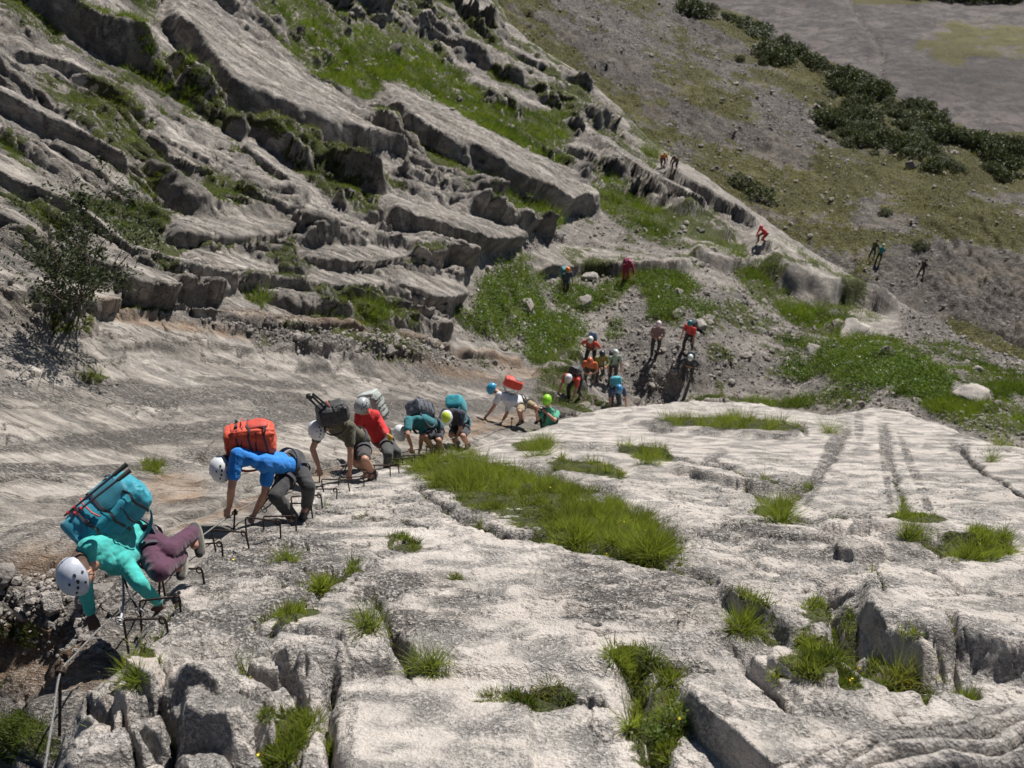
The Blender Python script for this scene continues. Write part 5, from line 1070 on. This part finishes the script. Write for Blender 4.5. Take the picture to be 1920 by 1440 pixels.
# 3 olive top, black pack
J3 = pose((672, 822, 13.6), (632, 788, N_), (597, 808, N_),
  dict(sh=(656, 800, F_), el=(657, 850, F_), wr=(656, 884, F_), ha=(654, 902, F_), hip=(680, 835, N_), kn=(684, 862, N_), an=(700, 888, F_), toe=(690, 898, N_)),
  dict(sh=(606, 792, N_), el=(586, 842, N_), wr=(598, 876, F_), ha=(602, 895, F_), hip=(668, 818, F_), kn=(668, 868, N_), an=(690, 885, F_), toe=(680, 896, N_)))
make_person(J3, dict(label='climber in an olive T-shirt and shorts with a round white helmet under a black backpack', detail=True, vox=.010, shirt=(.085, .08, .05), sleeve='short', trousers=(.05, .045, .045), legs='short', boot=(.06, .05, .05), helmet=(.72, .73, .78), hair=(.05, .04, .03), face=(.35, -.35, -.75), crown=(-.3, -.65, .55),
  lanyard=[px(640, 895, 13.3), px(625, 890, 13.3)], pack=dict(col=(.016, .017, .022), col2=(.02, .02, .02), size=(.30, .24, .38), at=(628, 792, 13.1), z=(-.85, -.2, .3), y=(-.1, .9, .4), label='black backpack with a small camera tripod strapped on top')))
# 4 red jacket
J4 = pose((712, 822, 15.3), (690, 778, N_), (680, 764, N_),
  dict(sh=(706, 784, F_), el=(722, 808, N_), wr=(726, 815, N_), ha=(732, 818, F_), hip=(722, 828, N_), kn=(728, 852, N_), an=(726, 880, F_), toe=(722, 888, N_)),
  dict(sh=(674, 778, N_), el=(668, 815, N_), wr=(680, 842, F_), ha=(684, 852, F_), hip=(716, 820, F_), kn=(744, 848, N_), an=(742, 874, F_), toe=(738, 882, N_)))
make_person(J4, dict(label='climber in a red jacket with yellow gloves and charcoal trousers', detail=True, vox=.011, shirt=(.55, .018, .02), sleeve='long', trousers=(.05, .055, .055), boot=(.05, .045, .05), helmet=(.35, .37, .38), glove=(.50, .33, .03), face=(-.2, -.8, -.5), crown=(-.2, -.2, .9),
  pack=dict(col=(.36, .40, .37), col2=(.20, .24, .23), lid=(.42, .46, .44), size=(.34, .26, .50), at=(692, 772, 15.6), z=(-.35, .85, .2), y=(.1, .75, -.5), label='pale grey green backpack on the red jacket')))
# 5 teal shirt, grey pack
J5 = pose((812, 800, 16.9), (778, 782, N_), (752, 812, N_),
  dict(sh=(796, 790, F_), el=(790, 822, F_), wr=(788, 842, F_), ha=(784, 850, F_), hip=(815, 808, N_), kn=(796, 818, N_), an=(812, 842, F_), toe=(806, 848, N_)),
  dict(sh=(766, 788, N_), el=(764, 815, N_), wr=(772, 838, F_), ha=(772, 848, F_), hip=(820, 798, F_), kn=(822, 826, N_), an=(828, 842, F_), toe=(822, 848, N_)))
make_person(J5, dict(label='climber in a teal shirt and shorts with bare knees and a white helmet', detail=True, vox=.011, shirt=(.02, .17, .20), trousers=(.03, .03, .04), legs='short', helmet=WHITE, face=(.2, -.5, -.8), crown=(-.2, -.7, .55), pack=dict(col=(.09, .10, .13), col2=(.06, .065, .08), size=(.32, .26, .46), label='slate grey backpack between the red jacket and the turquoise pack')))
# 6 teal pack, black shirt
J6 = pose((865, 795, 18.9), (850, 768, N_), (838, 784, N_),
  dict(sh=(866, 776, F_), el=(863, 806, F_), wr=(856, 820, F_), ha=(850, 827, F_), hip=(872, 799, N_), kn=(868, 818, N_), an=(878, 834, F_), toe=(872, 839, N_)),
  dict(sh=(834, 772, N_), el=(822, 796, N_), wr=(824, 812, F_), ha=(826, 822, F_), hip=(862, 795, F_), kn=(846, 815, N_), an=(858, 830, F_), toe=(852, 836, N_)))
make_person(J6, dict(label='climber in a black T-shirt with a yellow topped white helmet reaching down to the cable', vox=.014, shirt=(.03, .03, .045), trousers=(.04, .05, .06), legs='short', helmet=(.66, .68, .66), helmet_top=(.55, .72, .05), face=(0, -.6, -.7), crown=(-.1, -.6, .7), pack=dict(col=(.02, .30, .37), col2=(.015, .2, .26), size=(.32, .26, .44), label='round turquoise backpack above the yellow topped helmet')))
# 7 white shirt, blue helmet
J7 = pose((978, 752, 22.8), (948, 738, N_), (924, 730, N_),
  dict(sh=(955, 752, F_), el=(950, 776, F_), wr=(942, 790, F_), ha=(937, 796, F_), hip=(980, 758, N_), kn=(974, 772, N_), an=(978, 790, F_), toe=(970, 794, N_)),
  dict(sh=(936, 740, N_), el=(926, 762, N_), wr=(914, 778, F_), ha=(908, 785, F_), hip=(984, 752, F_), kn=(1004, 764, N_), an=(1012, 784, F_), toe=(1004, 790, N_)))
make_person(J7, dict(label='climber in a white T-shirt with a bright blue helmet and tan shorts', vox=.014, shirt=(.62, .64, .68), trousers=(.32, .25, .15), legs='short', helmet=(.03, .30, .52), face=(-.3, -.5, -.7), crown=(-.75, -.2, .6), pack=dict(col=(.60, .05, .03), col2=(.12, .12, .12), size=(.30, .22, .40), at=(960, 728, 22.6), z=(-.9, .3, .2), y=(.1, .9, .3), label='red backpack carried above the white T-shirt')))
# 8 green helmet, photographing
J8 = pose((1030, 812, 22.6), (1032, 772, N_), (1025, 752, N_),
  dict(sh=(1044, 775, F_), el=(1040, 788, N_), wr=(1022, 772, N_), ha=(1015, 766, N_), hip=(1036, 814, N_), kn=(1034, 846, N_), an=(1036, 878, F_), toe=(1032, 884, N_)),
  dict(sh=(1017, 772, N_), el=(1008, 786, N_), wr=(1006, 772, N_), ha=(1008, 764, N_), hip=(1024, 814, F_), kn=(1022, 846, N_), an=(1024, 876, F_), toe=(1020, 882, N_)))
make_person(J8, dict(label='climber in a mint green T-shirt and lime helmet holding a camera to the face', vox=.012, shirt=(.07, .36, .23), trousers=(.03, .03, .03), helmet=(.25, .62, .02), back=(0, 1, -.2), face=(-.25, -1, .2), crown=(0, -.25, 1), gripA=(-.5, .3, .2), gripB=(.5, .3, .2), pack=dict(col=(.015, .015, .02), col2=(.02, .02, .02), size=(.34, .22, .46), dz=.05, label='black backpack behind the lime helmet')))
V, Fq = superbox(.13, .06, .08, .3, 16, 8); cr_ = bpy.data.objects.new('photo_camera', None); COL.objects.link(cr_); cr_.location = Vector((J8['haA'] + J8['haB']) / 2) + Vector((0, -.03, .0)); tag(cr_, 'small black camera held by the climber in the lime helmet', 'camera')
child('camera_body', np_mesh('camera_body', V, Fq), plast(DARK, .4), cr_); V, Fq = stick([(0, -.02, 0), (0, -.09, -.01)], .032, .030, 14); child('lens', np_mesh('lens', V, Fq), plast(DARK, .3), cr_)

# ---- further away: standing and stooping hikers, feet on the ground at a photo point
def stand(u, v, face_yaw, lean, crouch, arms, st, pt=None, h=1.72, step=.16, neck=0.0):
    p = np.array((pt or gully_pt)(u, v)); f = np.array([math.sin(face_yaw), math.cos(face_yaw), 0]); r = np.array([f[1], -f[0], 0]); z = np.array([0, 0, 1.0]); k = h / 1.72; J = {}
    an = {'A': p + r * .12 + f * step + z * .09, 'B': p - r * .12 - f * step + z * .09}
    hz = .90 - .32 * crouch; hp = p + z * hz * k - f * (.10 * lean + .12 * crouch); th = lean; u_ = z * math.cos(th) + f * math.sin(th); sh = hp + u_ * .50 * k; J['pelvis'] = hp
    J['head'] = sh + (z * math.cos(th + neck) + f * math.sin(th + neck)) * .26
    for S, s in (('A', 1), ('B', -1)):
        J['sh' + S] = sh + r * s * .18; J['hip' + S] = hp + r * s * .095; a_ = an[S]; J['an' + S] = a_; d = a_ - J['hip' + S]; L = np.linalg.norm(d); b_ = math.sqrt(max(.0, .42 ** 2 - (L / 2) ** 2)); J['kn' + S] = (a_ + J['hip' + S]) / 2 + unit(f - unit(d) * (f @ unit(d))) * b_ + r * s * .03; J['toe' + S] = a_ + f * .15 - z * .05
        e1, e2 = arms[0 if s > 0 else 1]; J['el' + S] = J['sh' + S] + unit(f * e1[0] + r * s * e1[1] + z * e1[2]) * .28; J['wr' + S] = J['el' + S] + unit(f * e2[0] + r * s * e2[1] + z * e2[2]) * .25; J['ha' + S] = J['wr' + S] + unit(J['wr' + S] - J['el' + S]) * .09
        st['grip' + S] = tuple(-r * s + f * .3)
    st = dict(st); st['back'] = tuple(-f + z * .3 * lean); st.setdefault('face', tuple(f - z * (.3 + .5 * lean))); st.setdefault('crown', tuple(z * (1 - .5 * lean) + f * lean * .8)); st.setdefault('vox', .016); st.setdefault('harness', False)
    return make_person(J, st)
HANG = (((.15, .25, -1), (.4, 0, -1)), ((.15, .25, -1), (.4, 0, -1)))
REACH = (((.6, .2, -.8), (.7, 0, -.7)), ((.6, .2, -.8), (.7, 0, -.7)))
HIPS = (((-.2, .7, -.8), (.3, -.8, -.3)), ((-.2, .7, -.8), (.3, -.8, -.3)))
FOLD = (((.3, .3, -1), (.8, -.5, .2)), ((.3, .3, -1), (.8, -.5, .2)))
CAM = math.pi  # facing the camera
def PK(col, label, col2=None, size=(.30, .22, .46)): return dict(col=col, col2=col2 or tuple(c * .6 for c in col), size=size, label=label)
stand(1068, 745, CAM + .5, .95, .25, REACH, dict(label='hiker in a coral red T-shirt and white helmet stooping at the foot of the climb', shirt=(.62, .075, .05), trousers=(.03, .03, .03), helmet=WHITE, pack=PK((.03, .03, .035), 'black backpack on the stooping hiker in coral red')))
stand(1106, 680, CAM + .3, .55, .15, HIPS, dict(label='hiker in an orange red T-shirt with a white helmet beside the lush weeds', shirt=(.60, .07, .04), trousers=(.03, .035, .025), helmet=(.62, .62, .58), pack=PK((.035, .075, .15), 'navy blue backpack rising behind the orange red shirt', size=(.32, .26, .52))))
stand(1106, 718, CAM + .2, .6, .35, FOLD, dict(label='hiker in orange partly hidden behind the blue helmeted one', shirt=(.55, .12, .03), trousers=(.05, .05, .03), helmet=(.50, .11, .05)))
stand(1126, 712, CAM - .2, .35, .2, FOLD, dict(label='hiker with a black helmet and olive yellow jacket in the waiting group', shirt=(.17, .15, .03), sleeve='long', trousers=(.04, .04, .03), helmet=(.03, .04, .05)))
stand(1126, 768, CAM - .1, .75, .45, REACH, dict(label='hiker crouching under a light blue backpack at the start of the cable', shirt=(.05, .06, .12), trousers=(.05, .05, .07), helmet=(.05, .22, .42), pack=PK((.05, .36, .46), 'light blue backpack of the crouching hiker', size=(.32, .26, .44))))
stand(1146, 715, CAM - .15, .25, .05, HANG, dict(label='hiker in a sage green T-shirt with a pale helmet waiting on the gravel', shirt=(.22, .30, .24), trousers=(.04, .035, .035), helmet=(.55, .62, .60), pack=PK((.04, .04, .05), 'dark backpack on the hiker in sage green')))
stand(1226, 662, CAM + .1, .15, .0, FOLD, dict(label='hiker with a pinkish white helmet standing upright above a long shadow', shirt=(.20, .12, .13), trousers=(.03, .03, .03), helmet=(.66, .52, .56), h=1.8))
stand(1288, 655, CAM + .6, .35, .05, HANG, dict(label='hiker in a red T-shirt with a dark teal helmet', shirt=(.60, .04, .035), trousers=(.03, .03, .03), helmet=(.03, .14, .17), pack=PK((.05, .055, .055), 'charcoal backpack beside the red T-shirt', size=(.32, .26, .5))))
stand(1288, 712, CAM + .3, .55, .05, HIPS, dict(label='hiker in black clothes with a greenish white helmet casting a long shadow', shirt=(.025, .028, .035), sleeve='long', trousers=(.03, .03, .03), helmet=(.55, .60, .58), pack=PK((.03, .05, .07), 'dark blue backpack of the hiker in black')))
stand(1062, 552, CAM - .4, .25, .0, HANG, dict(label='hiker with an orange helmet below the long rock ledge', shirt=(.06, .055, .08), trousers=(.035, .025, .03), helmet=(.80, .22, .03), pack=PK((.015, .22, .28), 'teal backpack of the hiker with the orange helmet', size=(.32, .26, .55))))
stand(1172, 528, CAM - .2, .55, .1, REACH, dict(label='hiker in a crimson jacket and orange trousers stepping down the ledge', shirt=(.36, .02, .06), sleeve='long', trousers=(.50, .13, .06), helmet=(.30, .02, .07), pack=PK((.30, .03, .12), 'crimson backpack on the hiker at the ledge')))
stand(1412, 452, CAM + 1, .7, 1.0, HANG, dict(label='small red clad climber half hidden at the foot of the long rib', shirt=(.55, .02, .03), sleeve='long', trousers=(.15, .03, .03), helmet=(.5, .03, .04), harness=False))
stand(1238, 308, CAM, .7, 1.0, HANG, dict(label='tiny climber in orange at the notch of the rib', shirt=(.5, .15, .03), sleeve='long', trousers=(.05, .04, .04), helmet=(.5, .35, .08)))
stand(1255, 314, CAM + .5, .8, 1.0, HANG, dict(label='tiny climber in dark clothing at the notch of the rib', shirt=(.10, .03, .03), sleeve='long', trousers=(.05, .04, .04), helmet=(.05, .05, .06)))
stand(1646, 492, .6, .3, .0, HANG, dict(label='far hiker with a teal top and pale green hat on the hillside turf', shirt=(.03, .20, .20), trousers=(.03, .025, .03), helmet=(.35, .55, .48)), hill_pt)
stand(1633, 482, .9, .2, .0, HANG, dict(label='far hiker in dark olive clothes beside the teal one', shirt=(.05, .05, .03), sleeve='long', trousers=(.03, .03, .03), helmet=(.04, .03, .03)), hill_pt)
stand(1724, 522, 1.0, .1, .0, HANG, dict(label='lone dark figure standing on the grey hillside at the right', shirt=(.05, .035, .035), trousers=(.05, .04, .05), helmet=(.09, .06, .05)), hill_pt)

# ================================================================ IRONWORK
M_IRON = simple_mat('weathered_iron', (0.060, 0.042, 0.035), 0.6, 0.35, 40, 0.7, 0.4, 200)
M_STEEL = simple_mat('galvanised_cable', (0.27, 0.265, 0.26), 0.45, 0.2, 60, 0.75, 0.8, 300)
def add_tag_mesh(name, parts, mat, label, cat, grp=None, loc=None):
    V, Fq = merge(parts); o = link(name, np_mesh(name, V - (np.array(loc) if loc is not None else 0), Fq), mat, loc=loc); return tag(o, label, cat, grp)
STAPLES = [(315, 1184), (338, 1145), (383, 1092), (418, 1040), (468, 1026), (527, 1006), (556, 992), (586, 968), (604, 950), (632, 932), (656, 918), (682, 908), (706, 897), (732, 890), (748, 884), (772, 874), (795, 866), (815, 858)]
SLAB_LABELS = ['under the front hand of the turquoise climber', 'just right of the turquoise sleeve', 'beneath the nearest boots', 'in the shadow between the two nearest climbers', 'under the hand of the blue shirted climber', 'right of the blue shirted climber’s hand', 'below the knee of the blue shirted climber', 'under the boot of the blue shirted climber', 'just above the boot of the blue shirted climber', 'left of the hand of the olive climber', 'under the hand of the olive climber', 'under the boots of the olive climber', 'right of the boots of the olive climber', 'under the boots of the red jacket climber', 'right of the boots of the red jacket climber', 'between the red jacket and teal shirt climbers', 'under the boots of the teal shirt climber', 'uppermost in the picture, beside the teal shirt climber']
def staple(u, v, label, wd=.36, ht=.17):
    p, n = slab_pt(u, v); nn = np.array(n); nn = unit(nn + np.array([0, -.25, .25])); p = np.array(p); rs_ = random.Random(int(u)); x_ = unit(np.array([-1.0, .06 + rs_.uniform(-.12, .12), -.10 + rs_.uniform(-.06, .08)])); ht *= rs_.uniform(.85, 1.15); nn = unit(nn + np.array([rs_.uniform(-.12, .12), 0, 0])); g = np.array([0, 0, 0.]); q = p + x_ * wd
    a0 = p - nn * .06; a1 = p + nn * ht; b1 = q + nn * ht * .98; b0 = q - nn * .16; c_ = .022
    pts = [a0, p, a1 - nn * c_, a1 - nn * c_ * .3 + x_ * c_ * .3, a1 + x_ * c_, b1 - x_ * c_, b1 - nn * c_ * .3 - x_ * c_ * .3, b1 - nn * c_, q - nn * .05, b0]
    # a pigtail eye welded on the outer end
    eye = [a1 + x_ * .02 + nn * .0 + (nn * math.sin(k * math.pi / 6) - x_ * math.cos(k * math.pi / 6) * .8) * .028 - np.array([0, .014, 0]) for k in range(13)]
    root = bpy.data.objects.new('iron_staple', None); COL.objects.link(root); root.location = p; tag(root, label, 'iron rung', 'iron staples up the slab edge')
    V, Fq = stick([x - p for x in pts], .0085, .0085, 8); child('bar', np_mesh('bar', V, Fq), M_IRON, root)
    V, Fq = stick([x - p for x in eye], .006, .006, 6); child('eye', np_mesh('eye', V, Fq), M_IRON, root); return root
for k_, ((u, v), lb) in enumerate(zip(STAPLES, SLAB_LABELS)): staple(u, v, 'rusty iron staple ' + lb, .29 if k_ < 2 else .34, .13 if k_ < 2 else .16)
def cpt(u, v, t): return px(u, v, t)
CAB = [(70, 1520, 4.0), (84, 1440, 4.45), (100, 1340, 5.1), (113, 1262, 5.75), (140, 1228, 6.1), (168, 1198, 6.5), (182, 1184, 6.75), (232, 1135, 7.3), (300, 1068, 8.2), (372, 1010, 9.2), (440, 962, 10.3), (520, 918, 11.9), (600, 882, 13.6), (700, 860, 15.4), (800, 838, 17.2), (880, 810, 19.2), (960, 785, 22.5), (1040, 768, 26), (1100, 758, 29.5)]
def spl(P, k=8):
    P = np.array(P, float); S = [P[0]]
    for i in range(len(P) - 1):
        p0, p1, p2, p3 = P[max(i - 1, 0)], P[i], P[i + 1], P[min(i + 2, len(P) - 1)]
        for t in np.linspace(1 / k, 1, k): S.append(.5 * ((2 * p1) + (-p0 + p2) * t + (2 * p0 - 5 * p1 + 4 * p2 - p3) * t * t + (-p0 + 3 * p1 - 3 * p2 + p3) * t ** 3))
    return np.array(S)
CW = [cpt(*c) for c in CAB]
cb = spl(CW); V, Fq = stick(cb, .0068, .0068, 8); tag(link('steel_cable', np_mesh('steel_cable', V, Fq), M_STEEL), 'grey steel safety cable running down the slab edge to the lower left corner', 'cable')
def anchor(i, label, ln=.32):
    c = CW[i]; n = unit([0.1, .55, .83]); root = bpy.data.objects.new('cable_anchor', None); COL.objects.link(root); root.location = c; tag(root, label, 'anchor', 'cable anchors')
    V, Fq = stick([n * .0 - n * .0, -n * ln], .010, .010, 8); child('rod', np_mesh('rod', V, Fq), M_IRON, root)
    V, Fq = stick([np.array([math.cos(k * math.pi / 7) * .026, 0, math.sin(k * math.pi / 7) * .026]) for k in range(15)], .0075, .0075, 7); child('eye', np_mesh('eye', V, Fq), M_IRON, root)
    V, Fq = superbox(.03, .05, .03, .4, 12, 6); child('clamp', np_mesh('clamp', V, Fq), M_IRON, root, Matrix.Translation((0, .02, 0))); return root
anchor(3, 'dark ring anchor where the cable bends, lower left corner', .40); anchor(8, 'cable anchor beside the nearest boots'); anchor(10, 'cable anchor under the hands of the blue shirted climber'); anchor(12, 'cable anchor at the hands of the olive climber'); anchor(14, 'cable anchor by the teal shirt climber'); anchor(16, 'cable anchor by the white T-shirt climber')
# trekking poles on the nearest pack
root = bpy.data.objects.new('trekking_poles', None); COL.objects.link(root); root.location = pxv(180, 920, 7.15); tag(root, 'pair of folded black and red trekking poles strapped beside the turquoise backpack', 'trekking poles')
o_ = np.array(root.location)
for k, (a, b) in enumerate([((238, 870, 6.95), (120, 968, 6.75)), ((244, 882, 6.95), (134, 968, 6.72))]):
    a, b = px(*a) - o_, px(*b) - o_; V, Fq = stick([a, a * .6 + b * .4, b], .010, .007, 7); sh_ = child('shaft', np_mesh('shaft', V, Fq), plast((.03, .03, .04), .35), root)
    V, Fq = stick([a, a * .78 + b * .22], .018, .015, 8); child('grip', np_mesh('grip', V, Fq), cloth((.02, .02, .02)), root)
    for f in (.82, .92): c = a * (1 - f) + b * f; V, Fq = stick([c, c + (b - a) * .03], .014, .014, 8); child('band', np_mesh('band', V, Fq), plast((.6, .04, .05), .4), root)
# compact tripod on the black pack
root = bpy.data.objects.new('tripod', None); COL.objects.link(root); root.location = pxv(590, 748, 13.4); tag(root, 'small black tripod sticking out over the black backpack', 'tripod'); o_ = np.array(root.location)
for a, b in [((582, 740, 12.8), (612, 768, 12.9)), ((578, 746, 12.8), (604, 772, 12.9)), ((586, 738, 12.8), (618, 764, 12.9))]:
    V, Fq = stick([px(*a) - o_, px(*b) - o_], .016, .012, 7); child('leg', np_mesh('leg', V, Fq), plast((.02, .02, .022), .4), root)
V, Fq = superbox(.09, .07, .06, .5, 14, 8); child('head', np_mesh('head', V, Fq), plast((.02, .02, .022), .4), root, Matrix.Translation(tuple(px(580, 743, 12.8) - o_)))
# ropes on the upper flank
for pts, lb in [([(1038, 235, 50), (1032, 300, 49)], 'thin pale rope hanging on the grass behind the long slab'), ([(1090, 338, 56), (1106, 385, 54), (1122, 425, 53)], 'thin pale rope lying over the end of the long slab')]:
    P = []
    for (u, v, t) in pts: g = np.array(gully_pt(u, v)); P.append(g + np.array([0, -.12, .12]))
    V, Fq = stick(spl(P, 5), .013, .013, 5); tag(link('rope', np_mesh('rope', V, Fq), cloth((.40, .38, .26))), lb, 'rope')
